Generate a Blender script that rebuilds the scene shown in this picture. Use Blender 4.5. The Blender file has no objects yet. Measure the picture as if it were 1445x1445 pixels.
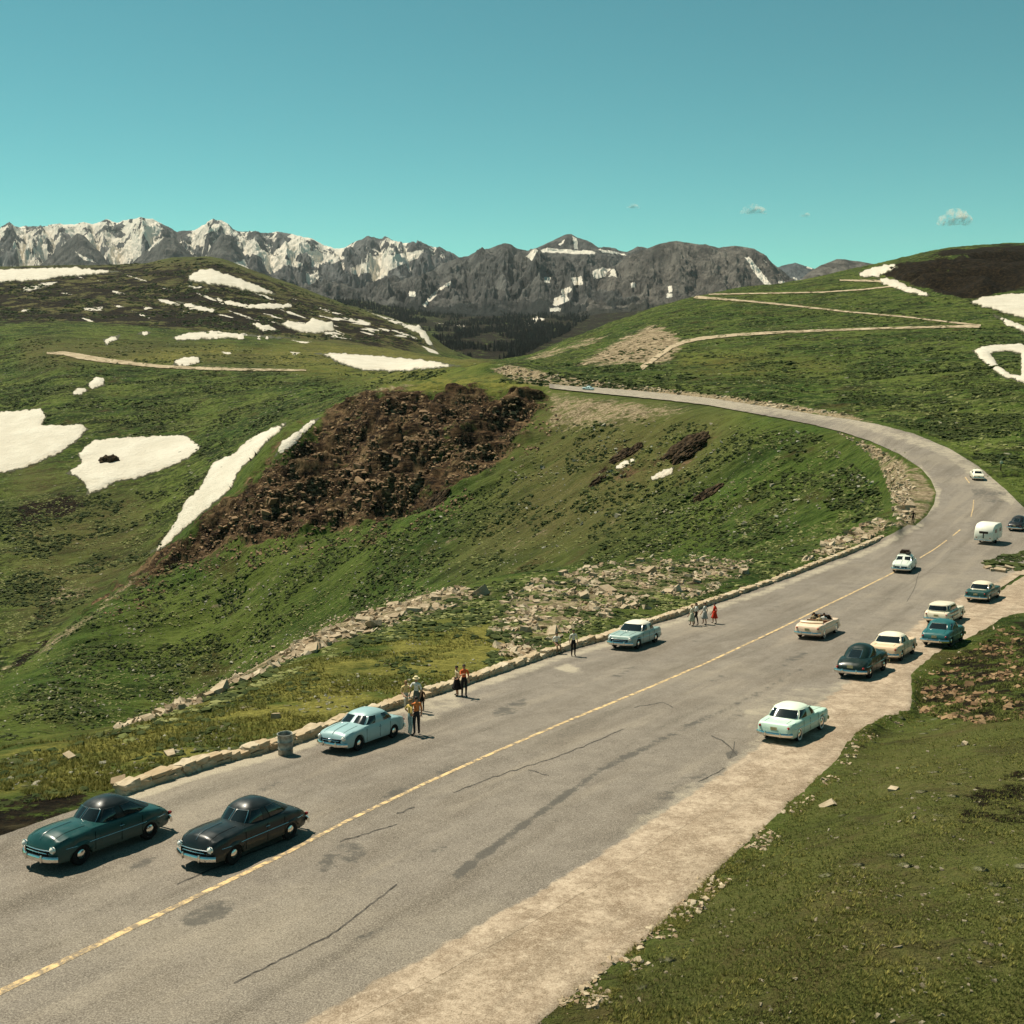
import bpy, bmesh, math, random
import numpy as np
from mathutils import Vector, Matrix
from mathutils.geometry import delaunay_2d_cdt
random.seed(7); rng = np.random.default_rng(11)
R = math.radians
scene = bpy.context.scene
COL = scene.collection

# ------------------------------------------------------------------ camera model
F = 1557.0; CPX = 722.5; HORIZON = 480.0
TH = math.atan((CPX - HORIZON) / F); CT, ST = math.cos(TH), math.sin(TH)
CAM_Z = 24.0                                   # eye height above the lowest part of the road

def uv_of(px, py):
    """photo pixel -> (u, v): x = u*Y, z = CAM_Z - v*Y"""
    a = (np.asarray(px, float) - CPX) / F; b = (CPX - np.asarray(py, float)) / F
    den = CT + b * ST
    return a / den, (ST - b * CT) / den

def px_of(u, v):
    den = CT + np.asarray(v) * ST
    b = (-np.asarray(v) * CT + ST) / den
    a = np.asarray(u) / den
    return CPX + F * a, CPX - F * b

# ------------------------------------------------------------------ noise
def _hash(ix, iy, seed):
    h = (ix.astype(np.int64) * 374761393 + iy.astype(np.int64) * 668265263 + seed * 1442695041) & 0xFFFFFFFF
    h = ((h ^ (h >> 13)) * 1274126177) & 0xFFFFFFFF
    return (h ^ (h >> 16)) & 0xFFFF

def perlin(x, y, seed=0):
    xi = np.floor(x); yi = np.floor(y); fx = x - xi; fy = y - yi
    u = fx * fx * fx * (fx * (fx * 6 - 15) + 10); v = fy * fy * fy * (fy * (fy * 6 - 15) + 10)
    def g(dx, dy):
        a = _hash(xi + dx, yi + dy, seed) * (2 * math.pi / 65536.0)
        return np.cos(a) * (fx - dx) + np.sin(a) * (fy - dy)
    n0 = g(0, 0) * (1 - u) + g(1, 0) * u
    n1 = g(0, 1) * (1 - u) + g(1, 1) * u
    return (n0 * (1 - v) + n1 * v) * 1.5

def fbm(x, y, octv=4, seed=0, gain=.5, ridged=False):
    s = 0; a = 1; t = 0
    for o in range(octv):
        n = perlin(x * 2 ** o + 17.3 * o, y * 2 ** o - 9.1 * o, seed + o)
        if ridged: n = 1 - 2 * np.abs(n)
        s = s + a * n; t += a; a *= gain
    return s / t

def sstep(a, b, x):
    t = np.clip((x - a) / (b - a), 0, 1); return t * t * (3 - 2 * t)

def pchip_slopes(x, y):
    h = np.diff(x, axis=0); d = np.diff(y, axis=0) / h
    m = np.zeros_like(y)
    w1 = 2 * h[1:] + h[:-1]; w2 = h[1:] + 2 * h[:-1]
    same = d[:-1] * d[1:] > 0
    with np.errstate(divide='ignore', invalid='ignore'):
        hm = (w1 + w2) / (w1 / d[:-1] + w2 / d[1:])
    m[1:-1] = np.where(same, hm, 0); m[0] = d[0]; m[-1] = d[-1]
    return m

def hermite(x0, x1, y0, y1, m0, m1, x):
    h = x1 - x0; t = (x - x0) / h; t2 = t * t; t3 = t2 * t
    return (2 * t3 - 3 * t2 + 1) * y0 + (t3 - 2 * t2 + t) * h * m0 + (-2 * t3 + 3 * t2) * y1 + (t3 - t2) * h * m1

def pchip1(xk, yk, x):
    xk = np.asarray(xk, float)[:, None]; yk = np.asarray(yk, float)[:, None]
    m = pchip_slopes(xk, yk); x = np.clip(x, xk[0, 0], xk[-1, 0])
    i = np.clip(np.searchsorted(xk[:, 0], x) - 1, 0, len(xk) - 2)
    return hermite(xk[i, 0], xk[i + 1, 0], yk[i, 0], yk[i + 1, 0], m[i, 0], m[i + 1, 0], x)

# ------------------------------------------------------------------ plateau of road, wall and gravel
PLY = [2, 36, 100, 120, 140, 180, 215, 245, 300, 420, 600]
PLZ = [-12.5, -16.0, -22.6, -23.4, -23.6, -23.0, -21.6, -21.1, -20.5, -19.6, -19.0]
def plateau(Y): return CAM_Z + pchip1(PLY, PLZ, np.asarray(Y, float))

# ------------------------------------------------------------------ terrain control rows, near to far.  (px, py or None = on the plateau, Y)
P = None
E = [(-200, 1085, 52), (30, 1044, 55), (170, 1022, 57), (330, 960, 71), (420, 908, 84), (560, 852, 101), (640, 829, 110), (760, 806, 117),
     (900, 791, 121), (1000, 789, 121), (1100, 776, 128), (1170, 758, 136), (1240, 717, 157), (1266, 690, 172), (1290, P, 165), (1340, P, 155), (1420, P, 140), (1520, P, 105), (1650, P, 85)]
D = [(-200, 1180, 62), (30, 1130, 66), (170, 1110, 68), (330, 1040, 84), (420, 990, 98), (560, 920, 117), (640, 890, 126), (760, 860, 133),
     (900, 830, 135), (1000, 815, 133), (1100, 790, 138), (1170, 767, 145), (1240, 722, 166), (1266, 689, 180), (1290, P, 178), (1340, P, 166), (1420, P, 149), (1520, P, 112), (1650, P, 90)]
S0 = [(-200, 1110, 240), (30, 1052, 255), (170, 1030, 280), (330, 966, 302), (420, 914, 302), (560, 860, 288), (640, 836, 278), (760, 813, 258),
      (900, 797, 231), (1000, 794, 213), (1100, 779, 200), (1170, 761, 194), (1240, 716, 196), (1266, 684, 192), (1290, P, 192), (1340, P, 176), (1420, P, 155), (1520, P, 117), (1650, P, 94)]
RR = [(-200, 1040, 290), (40, 934, 330), (116, 868, 362), (230, 783, 402), (300, 718, 424), (328, 690, 434), (350, 658, 442), (408, 602, 456), (450, 588, 465), (540, 547, 478), (620, 533, 485),
      (690, 527, 480), (770, 540, 448), (830, 552, 418), (950, 565, 372), (1060, 583, 312), (1160, 600, 276), (1240, 622, 240), (1290, 646, 215), (1340, P, 195), (1420, P, 163), (1520, P, 123), (1650, P, 99)]
R2 = [(-200, 1100, 320), (30, 1000, 360), (100, 930, 392), (210, 860, 432), (300, 775, 462), (400, 660, 485), (450, 625, 495), (540, 566, 508), (620, 541, 510),
      (690, 529, 500), (770, 535, 468), (830, 546, 440), (950, 557, 395), (1060, 572, 335), (1160, 587, 297), (1240, 599, 262), (1290, 612, 243), (1340, 633, 220), (1420, 690, 172), (1520, 770, 130), (1650, 850, 103)]
BK = [(-200, 1010, 380), (30, 938, 420), (100, 870, 470), (210, 788, 520), (300, 696, 560), (400, 610, 600), (450, 592, 600), (540, 552, 590), (620, 524, 560),
      (690, 516, 520), (770, 524, 480), (830, 537, 452), (950, 547, 407), (1060, 561, 347), (1160, 580, 305), (1240, 595, 268), (1290, 608, 249), (1340, 627, 227), (1420, 682, 178), (1520, 764, 135), (1650, 845, 107)]
V1 = [(-200, 760, 560), (30, 700, 620), (210, 655, 660), (400, 580, 700), (540, 537, 720), (620, 517, 700), (690, 514, 680), (800, 521, 600), (950, 522, 540), (1100, 526, 480),
      (1240, 534, 420), (1340, 545, 360), (1420, 560, 310), (1520, 590, 260), (1650, 620, 230)]
V2 = [(-200, 540, 960), (30, 520, 960), (90, 503, 980), (210, 515, 950), (430, 523, 900), (540, 525, 880), (620, 512, 860), (690, 511, 850), (800, 506, 800), (950, 492, 760), (1100, 480, 740),
      (1240, 472, 720), (1340, 468, 700), (1420, 470, 680), (1650, 480, 640)]
T = [(-200, 458, 1500), (30, 453, 1500), (200, 461, 1500), (400, 479, 1450), (540, 492, 1400), (620, 504, 1330), (700, 509, 1250), (740, 503, 1150), (800, 479, 1150), (880, 450, 1200), (985, 419, 1300), (1060, 407, 1400),
     (1130, 399, 1500), (1180, 389, 1550), (1230, 378, 1650), (1270, 369, 1700), (1330, 357, 1700), (1420, 350, 1700), (1650, 342, 1700)]
T2 = [(-200, 475, 1800), (200, 476, 1800), (400, 500, 1750), (540, 512, 1700), (620, 520, 1650), (740, 530, 1500), (880, 520, 1600), (985, 470, 1700), (1130, 450, 1900), (1420, 400, 2100), (1650, 400, 2100)]
L0 = [(-200, 462, 2100), (200, 462, 2100), (400, 484, 2050), (540, 500, 2050), (620, 514, 2100), (740, 526, 2200), (880, 535, 2300), (985, 520, 2300), (1130, 490, 2400), (1420, 460, 2500), (1650, 460, 2500)]
LT = [(-200, 376, 3300), (30, 376, 3250), (150, 377, 3250), (200, 374, 3250), (240, 367, 3300), (285, 362, 3300), (335, 373, 3250), (400, 397, 3150), (470, 424, 3000), (560, 450, 2850), (600, 466, 2750), (635, 492, 2650), (700, 512, 2600),
      (800, 510, 2650), (985, 500, 2700), (1420, 470, 2900), (1650, 470, 2900)]
L2 = [(-200, 450, 3900), (240, 440, 3900), (335, 452, 3800), (470, 490, 3500), (560, 505, 3300), (635, 515, 3100), (800, 512, 3100), (985, 500, 3200), (1420, 470, 3400), (1650, 470, 3400)]
F0 = [(-200, 470, 4600), (335, 470, 4500), (470, 485, 4200), (560, 492, 4000), (650, 500, 3700), (750, 498, 3700), (985, 485, 3900), (1420, 470, 4300), (1650, 470, 4300)]
F1 = [(-200, 430, 7600), (400, 418, 7200), (480, 424, 7000), (560, 436, 6800), (640, 446, 6600), (760, 446, 6600), (850, 444, 6700), (985, 430, 7000), (1420, 430, 7600), (1650, 430, 7600)]
F2 = [(-200, 420, 12000), (400, 425, 12000), (760, 435, 12000), (985, 430, 12000), (1650, 425, 12000)]
F3 = [(-200, 440, 19500), (1650, 440, 19500)]
near0 = [(-200, P, 3.), (1650, P, 3.)]
def frac_row(f): return [(p, P, 3.0 * (yy / 3.0) ** f) for p, _, yy in E[:-1]] + [(1650, P, 3.0 * (85 / 3.0) ** f)]
ROWS = [near0, frac_row(.55), frac_row(.80), E, D, S0, RR, R2, BK, V1, V2, T, T2, L0, LT, L2, F0, F1, F2, F3]
NSUB = [40, 120, 210, 14, 34, 230, 40, 20, 110, 110, 110, 10, 24, 110, 12, 10, 90, 20, 8]
# the shelf right of the wall line bends down towards E, so let one more row sit on the plateau at the wall
WALL = [(168, 1122), (240, 1098), (300, 1080), (345, 1068), (405, 1052), (450, 1036), (500, 1018), (550, 1001), (600, 984), (640, 971), (690, 954), (740, 937), (790, 920),
        (850, 903), (905, 884), (960, 868), (1000, 853), (1060, 833), (1110, 815), (1150, 799), (1200, 780), (1240, 763), (1262, 752), (1281, 741)]

u_in = np.linspace(-.545, .545, 1160)
u_out = np.concatenate([np.linspace(.56, .9, 18), np.linspace(1.0, 1.9, 8)])
U = np.concatenate([-u_out[::-1], u_in, u_out]); NU = len(U)

def eval_row(row):
    pu, lv, zz, isP = [], [], [], []
    for p, py, Y in row:
        if py is None:
            zl = float(plateau(Y)); v = (CAM_Z - zl) / Y
            # find pixel row for v at this px to get u
            pyy = float(px_of(0, v)[1]); uu = float(uv_of(p, pyy)[0])
        else:
            uu, v = uv_of(p, py); uu = float(uu); v = float(v)
        pu.append(uu); lv.append(math.log(Y)); zz.append(v); isP.append(py is None)
    pu = np.array(pu); order = np.argsort(pu); pu = pu[order]
    Y = np.exp(pchip1(pu, np.array(lv)[order], U)); v = pchip1(pu, np.array(zz)[order], U)
    z = CAM_Z - v * Y
    w = np.interp(U, pu, np.array(isP, float)[order])
    zp = plateau(Y)
    return Y, z * (1 - w) + zp * w
YK, ZK = map(np.array, zip(*[eval_row(r) for r in ROWS]))
# wall row on the plateau (left of the curve): keeps road level up to the wall
wu, wv = uv_of(*np.array(WALL).T)
def solve_plateau(u, v):
    lo = np.full(np.shape(v), 5.0); hi = np.full(np.shape(v), 600.0)
    for _ in range(60):
        mid = (lo + hi) / 2; f = CAM_Z - v * mid - plateau(mid)
        lo = np.where(f > 0, mid, lo); hi = np.where(f > 0, hi, mid)
    return (lo + hi) / 2
wY = solve_plateau(wu, wv)
wYu = np.interp(U, wu, wY)
wYu = np.minimum(wYu + 0.5, YK[3] * .97)
_w = sstep(wu[-1] + .012, wu[-4], U) * (U > -.8)
YK[2] = np.maximum(wYu, YK[1] * 1.2) * _w + YK[2] * (1 - _w)
ZK[2] = plateau(YK[2])
for k in range(1, len(YK)): YK[k] = np.maximum(YK[k], YK[k - 1] * 1.012 + .2)
# smooth the rows a little across columns
MK = pchip_slopes(YK, ZK)
Yg, Zg, seg = [], [], []
for k in range(len(ROWS) - 1):
    n = NSUB[k]
    for j in range(n):
        t = j / n
        Y = YK[k] * (YK[k + 1] / YK[k]) ** t
        Yg.append(Y); Zg.append(hermite(YK[k], YK[k + 1], ZK[k], ZK[k + 1], MK[k], MK[k + 1], Y)); seg.append(k)
Yg.append(YK[-1]); Zg.append(ZK[-1]); seg.append(len(ROWS) - 2)
Yg = np.array(Yg); Zg = np.array(Zg); seg = np.array(seg); NR = len(Yg); segg = np.broadcast_to(seg[:, None], Yg.shape)
Xg = U[None, :] * Yg

# ------------------------------------------------------------------ polygon masks (photo pixels, limited to a range of distances)
def poly_sdf(px, py, poly):
    """signed distance (px), positive inside"""
    poly = np.asarray(poly, float); n = len(poly)
    d2 = np.full(px.shape, 1e18); inside = np.zeros(px.shape, bool)
    for i in range(n):
        x0, y0 = poly[i]; x1, y1 = poly[(i + 1) % n]
        ex, ey = x1 - x0, y1 - y0; L2_ = ex * ex + ey * ey + 1e-9
        t = np.clip(((px - x0) * ex + (py - y0) * ey) / L2_, 0, 1)
        dx = px - (x0 + t * ex); dy = py - (y0 + t * ey)
        d2 = np.minimum(d2, dx * dx + dy * dy)
        c = (y0 > py) != (y1 > py)
        with np.errstate(divide='ignore', invalid='ignore'):
            xi = (x1 - x0) * (py - y0) / (y1 - y0) + x0
        inside ^= c & (px < xi)
    d = np.sqrt(d2)
    return np.where(inside, d, -d)

def add_mask(arr, PX, PY, YY, poly, ymin, ymax, feather, val=1.0):
    poly = np.asarray(poly, float); pad = feather * 1.5 + 2
    sel = (PX > poly[:, 0].min() - pad) & (PX < poly[:, 0].max() + pad) & (PY > poly[:, 1].min() - pad) & (PY < poly[:, 1].max() + pad) & (YY > ymin) & (YY < ymax)
    if not sel.any(): return
    d = poly_sdf(PX[sel], PY[sel], poly)
    m = sstep(-feather, feather, d) * val
    arr[sel] = np.maximum(arr[sel], m)

ROAD = [(168, 1122)] + WALL[1:] + [(1291, 742), (1308, 728), (1318, 712), (1321, 695), (1314, 678), (1300, 662), (1270, 642), (1230, 624), (1190, 611), (1150, 601), (1100, 591), (1060, 584), (1000, 573), (950, 567), (900, 562), (850, 557), (800, 552), (775, 549),
        (775, 543), (800, 546), (850, 549), (900, 553), (950, 558), (1000, 563), (1060, 572), (1100, 578), (1150, 586), (1200, 593), (1240, 600), (1290, 613), (1340, 634), (1380, 658), (1420, 692), (1450, 722), (1500, 760), (1560, 790), (1560, 806), (1440, 812), (1400, 838),
        (1348, 872), (1308, 901), (1264, 942), (1210, 987), (1160, 1028), (1070, 1092), (962, 1170), (873, 1230), (773, 1291), (615, 1382), (435, 1478), (230, 1640), (-120, 1640), (-160, 1290), (-40, 1196), (60, 1160), (120, 1140)]
GRAVEL = [(1580, 792), (1440, 806), (1400, 832), (1345, 855), (1300, 884), (1255, 924), (1200, 969), (1150, 1009), (1060, 1072), (950, 1150), (860, 1210), (760, 1270), (600, 1360), (420, 1455), (300, 1560), (640, 1560), (800, 1420), (900, 1345), (1000, 1250), (1095, 1162), (1140, 1120), (1182, 1082), (1212, 1040),
          (1245, 1022), (1292, 1010), (1296, 985), (1294, 955), (1330, 925), (1380, 902), (1425, 876), (1500, 862), (1580, 858)]
FLATZONE = [(1500, 720), (1500, 870), (1420, 874), (1380, 905), (1296, 960), (1292, 1012), (1212, 1042), (1095, 1164), (900, 1350), (640, 1620), (-200, 1640), (-160, 1290), (60, 1160)] + WALL + [(1300, 735), (1322, 700), (1300, 662), (1230, 624),
            (1150, 606), (1060, 590), (950, 573), (850, 562), (770, 554), (770, 539), (850, 545), (950, 554), (1060, 568), (1150, 582), (1240, 596), (1290, 609), (1340, 630), (1420, 688)]
PXg, PYg = px_of(U[None, :], (CAM_Z - Zg) / Yg)
flat = np.zeros_like(Yg); add_mask(flat, PXg, PYg, Yg, FLATZONE, 2, 470, 7)
_f = flat * (1 - sstep(205, 240, Yg)) * (np.abs(Zg - plateau(Yg)) < 4); Zg = Zg * (1 - _f) + plateau(Yg) * _f
# keep the ground below road level everywhere it is flat; raise the grassy bank at the right
BANK = [(1100, 1168), (1185, 1086), (1216, 1042), (1250, 1024), (1296, 1013), (1300, 958), (1382, 906), (1426, 880), (1500, 866), (1700, 850), (1900, 1600), (700, 1640), (900, 1360)]
bank = np.zeros_like(Yg); 
sel = (Yg < 140) & (PXg > 500)
bd = poly_sdf(PXg[sel], PYg[sel], BANK); mpx = F / Yg[sel]
bank[sel] = sstep(0, 3.4, bd / mpx) * .75 + sstep(2.5, 22, bd / mpx) * 1.2
Zg = Zg + bank
CLIFF = [(418, 612), (458, 592), (500, 560), (545, 552), (610, 552), (700, 556), (768, 556), (760, 590), (715, 628), (690, 660), (640, 685), (590, 712), (520, 735), (440, 752), (380, 760), (300, 775), (240, 800), (160, 845), (120, 868), (226, 783), (276, 745), (305, 722), (340, 688), (372, 652), (396, 634)]
CLIFF2 = [(840, 640), (900, 625), (960, 610), (1010, 612), (1000, 640), (950, 665), (900, 690), (820, 700)]
rock = np.zeros_like(Yg); add_mask(rock, PXg, PYg, Yg, CLIFF, 290, 520, 24); add_mask(rock, PXg, PYg, Yg, CLIFF2, 200, 420, 20, .35)
DARKCLIFF = [(1238, 386), (1268, 371), (1330, 364), (1420, 359), (1700, 360), (1700, 410), (1420, 411), (1390, 417), (1365, 422), (1330, 414), (1290, 402), (1262, 392)]
dcl = np.zeros_like(Yg); add_mask(dcl, PXg, PYg, Yg, DARKCLIFF, 900, 1900, 5)
# the dark cliff at the right: a steep scooped face under the ridge
SNOW = [
 ('broad snow field at the left edge above the green hollow', [(-60, 590), (-20, 582), (33, 579), (58, 576), (66, 588), (60, 600), (90, 600), (114, 598), (125, 606), (112, 620), (88, 638), (62, 650), (33, 662), (-20, 672), (-60, 676)], 480, []),
 ('largest lens-shaped snow field with dark rocks showing through, on the green slope at left', [(110, 640), (130, 622), (160, 618), (215, 615), (262, 614), (285, 632), (262, 650), (225, 665), (190, 677), (165, 680), (140, 694), (122, 699), (121, 684), (105, 672), (92, 668), (114, 655)], 480, []),
 ('long white snow chute running down beside the brown cliff', [(404, 596), (385, 603), (350, 620), (330, 640), (300, 653), (282, 688), (262, 706), (245, 740), (225, 768), (209, 783), (228, 776), (262, 745), (290, 722), (325, 692), (340, 661), (360, 646), (374, 626), (395, 611)], 300, []),
 ('short narrow snow streak touching the top of the brown cliff', [(453, 589), (440, 592), (420, 608), (397, 624), (387, 645), (410, 634), (430, 613)], 300, []),
 ('long bright snow bank lying behind the brown cliff top', [(441, 499), (470, 498), (520, 501), (600, 508), (652, 517), (600, 522), (560, 525), (510, 523), (480, 514), (465, 505)], 500, []),
 ('wedge of snow just under the rounded summit of the left hill', [(266, 389), (285, 379), (300, 380), (330, 390), (370, 405), (392, 416), (360, 414), (320, 404), (290, 401), (266, 397)], 1900, []),
 ('long flat snow bank high on the left hill below the mountains', [(-60, 383), (0, 380), (70, 378), (105, 377), (130, 380), (172, 383), (120, 389), (85, 391), (60, 396), (33, 397), (-60, 400)], 1900, []),
 ('thin level snow bank along the brow above the dirt road', [(243, 476), (268, 469), (300, 467), (350, 472), (418, 477), (380, 479), (300, 479), (250, 481)], 700, []),
 ('small square snow patch beside the pale dirt road', [(246, 509), (262, 503), (282, 504), (282, 513), (262, 517), (244, 516)], 500, []),
 ('round snow dot on the green slope below the dirt road', [(123, 543), (132, 533), (147, 533), (149, 544), (131, 550)], 500, []),
 ('small oval snow dot lowest below the dirt road', [(102, 553), (115, 546), (124, 550), (115, 558), (104, 559)], 500, []),
 ('long sloping snow stripe across the dark middle of the left hill', [(294, 419), (325, 425), (350, 430), (375, 428), (412, 429), (412, 434), (385, 437), (345, 435), (320, 430)], 1900, []),
 ('narrow snow stripe left of the long stripe on the dark hill', [(248, 425), (275, 430), (306, 437), (300, 441), (268, 437)], 1900, []),
 ('short snow smear low on the dark band of the left hill', [(352, 455), (380, 459), (393, 466), (370, 468)], 1900, []),
 ('ragged snow field with several fingers on the dark hill shoulder', [(375, 449), (396, 457), (405, 452), (430, 457), (440, 449), (470, 455), (474, 467), (450, 471), (425, 470), (404, 463)], 1900, []),
 ('tapering snow tongue pointing down into the dark valley', [(558, 457), (590, 459), (602, 470), (610, 485), (618, 496), (606, 488), (588, 470)], 1900, []),
 ('small tilted snow patch on the brow at far left', [(145, 479), (160, 474), (170, 473), (166, 480), (150, 487)], 600, []),
 ('small snow patch on the brow beside the tilted one', [(193, 472), (205, 467), (214, 469), (205, 474)], 600, []),
 ('bright snow cap at the left end of the dark cliff ridge', [(1211, 385), (1236, 376), (1264, 372), (1268, 378), (1250, 386), (1236, 392), (1215, 391)], 900, []),
 ('ragged snow strip along the foot of the dark cliff', [(1238, 394), (1250, 392), (1262, 394), (1280, 403), (1315, 416), (1308, 419), (1275, 412), (1245, 401)], 900, []),
 ('wide snow bank under the dark cliff at the right edge', [(1366, 428), (1385, 419), (1420, 415), (1480, 412), (1480, 460), (1430, 446), (1400, 437)], 500, []),
 ('narrow snow sliver below the wide bank at the right edge', [(1398, 442), (1425, 452), (1470, 470), (1470, 480), (1420, 459)], 500, []),
 ('snow ring with a green middle on the right hillside', [(1371, 494), (1395, 487), (1430, 485), (1490, 488), (1490, 552), (1440, 540), (1415, 533), (1395, 518), (1381, 506)], 330, [[(1398, 499), (1420, 496), (1440, 500), (1440, 530), (1424, 527), (1408, 514)]]),
 ('small snow remnant under a rock on the inner slope, the left of two', [(866, 660), (880, 650), (897, 647), (895, 655), (872, 664)], 150, []),
 ('small snow remnant under a rock on the inner slope, the right of two', [(917, 675), (935, 663), (951, 659), (949, 670), (930, 676), (918, 679)], 150, [])]
# ------------------------------------------------------------------ relief
dz = np.zeros_like(Yg)
free = 1 - flat
snm = np.zeros_like(Yg)
for _l, _p, _y, _h in SNOW: add_mask(snm, PXg, PYg, Yg, _p, _y, 4000, 8)
rock *= 1 - snm; free = free * (1 - .85 * snm)
for s, c in ((400, .020), (170, .022), (70, .026), (30, .030), (13, .034), (6, .036), (2.6, .046), (1.1, .050), (.5, .045)):
    w = sstep(.0010, .0022, s / Yg) * (1 - sstep(.05, .11, s / Yg))
    m = w > .001
    if not m.any(): continue
    n = np.zeros_like(Yg)
    # streaks run down the fall line of the cirque slope
    xr = Xg[m] * .97 + Yg[m] * .24; yr = -Xg[m] * .24 + Yg[m] * .97
    st = np.where((segg[m] >= 4) & (segg[m] <= 7), 2.2, 1.0)
    n[m] = perlin(xr / s / st, yr / s, int(s * 10) + 3)
    if s <= 14: n *= np.where((segg >= 4) & (segg <= 10), 1.9, 1.0)
    dz += n * c * s * w * (1 + 1.6 * sstep(.2, .9, rock))
rock = np.clip(rock + (rock > .02) * .55 * fbm(Xg / 16, Yg / 16, 4, 8), 0, 1) * sstep(0, .25, rock)
# shallow gullies running down the inner slope, fading out at its top and bottom
_i5 = np.where(seg == 5)[0]; _t5 = np.zeros(NR); _t5[_i5] = np.linspace(0, 1, len(_i5)); _w5 = (np.sin(_t5 * math.pi) ** .8)[:, None] * (U < .33)[None, :] * sstep(.33, .25, U)[None, :]
m = (_w5 > .01) & (segg == 5)
xr = Xg[m] * .97 + Yg[m] * .24; yr = -Xg[m] * .24 + Yg[m] * .97
dz[m] += _w5[m] * (2.3 * (fbm(xr / 150, yr / 26 + .4 * perlin(xr / 60, yr / 40, 12), 4, 15, .55, True) - .2) + 1.2 * fbm(xr / 60, yr / 30, 3, 19))
for s, c in ((34, .20), (15, .24), (7, .24), (3.2, .22), (1.6, .18)):
    m = rock > .03
    xx, yy = Xg[m], Yg[m]
    q = 1 - 2 * np.abs(perlin(xx / s / 1.6 + .3 * perlin(xx / s, yy / s, 5), yy / s, int(s) + 40))
    dz[m] += rock[m] * c * s * (q - .55)
# terraced ledges in the cliff
m = rock > .03
zz = Zg[m] + dz[m] + 2.2 * perlin(Xg[m] / 14, Yg[m] / 14, 71) + .12 * Xg[m]; h = 3.6
dz[m] += rock[m] * .55 * (np.floor(zz / h) * h + h * sstep(.30, .75, zz / h - np.floor(zz / h)) - zz)
m = dcl > .02
s = 40; q = 1 - 2 * np.abs(perlin(Xg[m] / 60, Yg[m] / 60, 91)); dz[m] += dcl[m] * 9 * q
far = sstep(2300, 3500, Yg)
dz += far * 18 * fbm(Xg / 420, Yg / 420, 3, 77)
Zg = Zg + dz * free - .02 * flat
PXg, PYg = px_of(U[None, :], (CAM_Z - Zg) / Yg)
Vg = (CAM_Z - Zg) / Yg
print('terrain grid', NR, NU)

def hit(px, py, ymin=3.0, ymax=1e9):
    """photo pixels -> world points on the visible terrain"""
    u, v = uv_of(px, py); u = np.atleast_1d(u).astype(float); v = np.atleast_1d(v).astype(float)
    out = np.zeros((len(u), 3))
    for a in range(0, len(u), 4000):
        uu = u[a:a + 4000]; vv = v[a:a + 4000]
        ci = np.clip(np.searchsorted(U, uu) - 1, 0, NU - 2); w = (uu - U[ci]) / (U[ci + 1] - U[ci])
        Yp = Yg[:, ci] * (1 - w) + Yg[:, ci + 1] * w; Zp = Zg[:, ci] * (1 - w) + Zg[:, ci + 1] * w
        Vp = (CAM_Z - Zp) / Yp
        ok = (Vp <= vv[None, :]) & (Yp >= ymin)
        i1 = np.argmax(ok, axis=0); i1 = np.where(ok.any(axis=0), i1, NR - 1); i0 = np.maximum(i1 - 1, 0)
        j = np.arange(len(uu))
        va, vb = Vp[i0, j], Vp[i1, j]
        t = np.where(np.abs(va - vb) > 1e-12, (va - vv) / (va - vb + 1e-15), 1.0); t = np.clip(t, 0, 1)
        Y = Yp[i0, j] * (1 - t) + Yp[i1, j] * t
        Z = Zp[i0, j] * (1 - t) + Zp[i1, j] * t
        out[a:a + 4000, 0] = uu * Y; out[a:a + 4000, 1] = Y; out[a:a + 4000, 2] = Z
    return out

def ground_z(x, y):
    x = np.atleast_1d(np.asarray(x, float)); y = np.atleast_1d(np.asarray(y, float))
    u = x / y; ci = np.clip(np.searchsorted(U, u) - 1, 0, NU - 2); w = np.clip((u - U[ci]) / (U[ci + 1] - U[ci]), 0, 1)
    res = np.zeros(len(x))
    for k in range(len(x)):
        Yp = Yg[:, ci[k]] * (1 - w[k]) + Yg[:, ci[k] + 1] * w[k]; Zp = Zg[:, ci[k]] * (1 - w[k]) + Zg[:, ci[k] + 1] * w[k]
        res[k] = np.interp(y[k], Yp, Zp)
    return res
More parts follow.
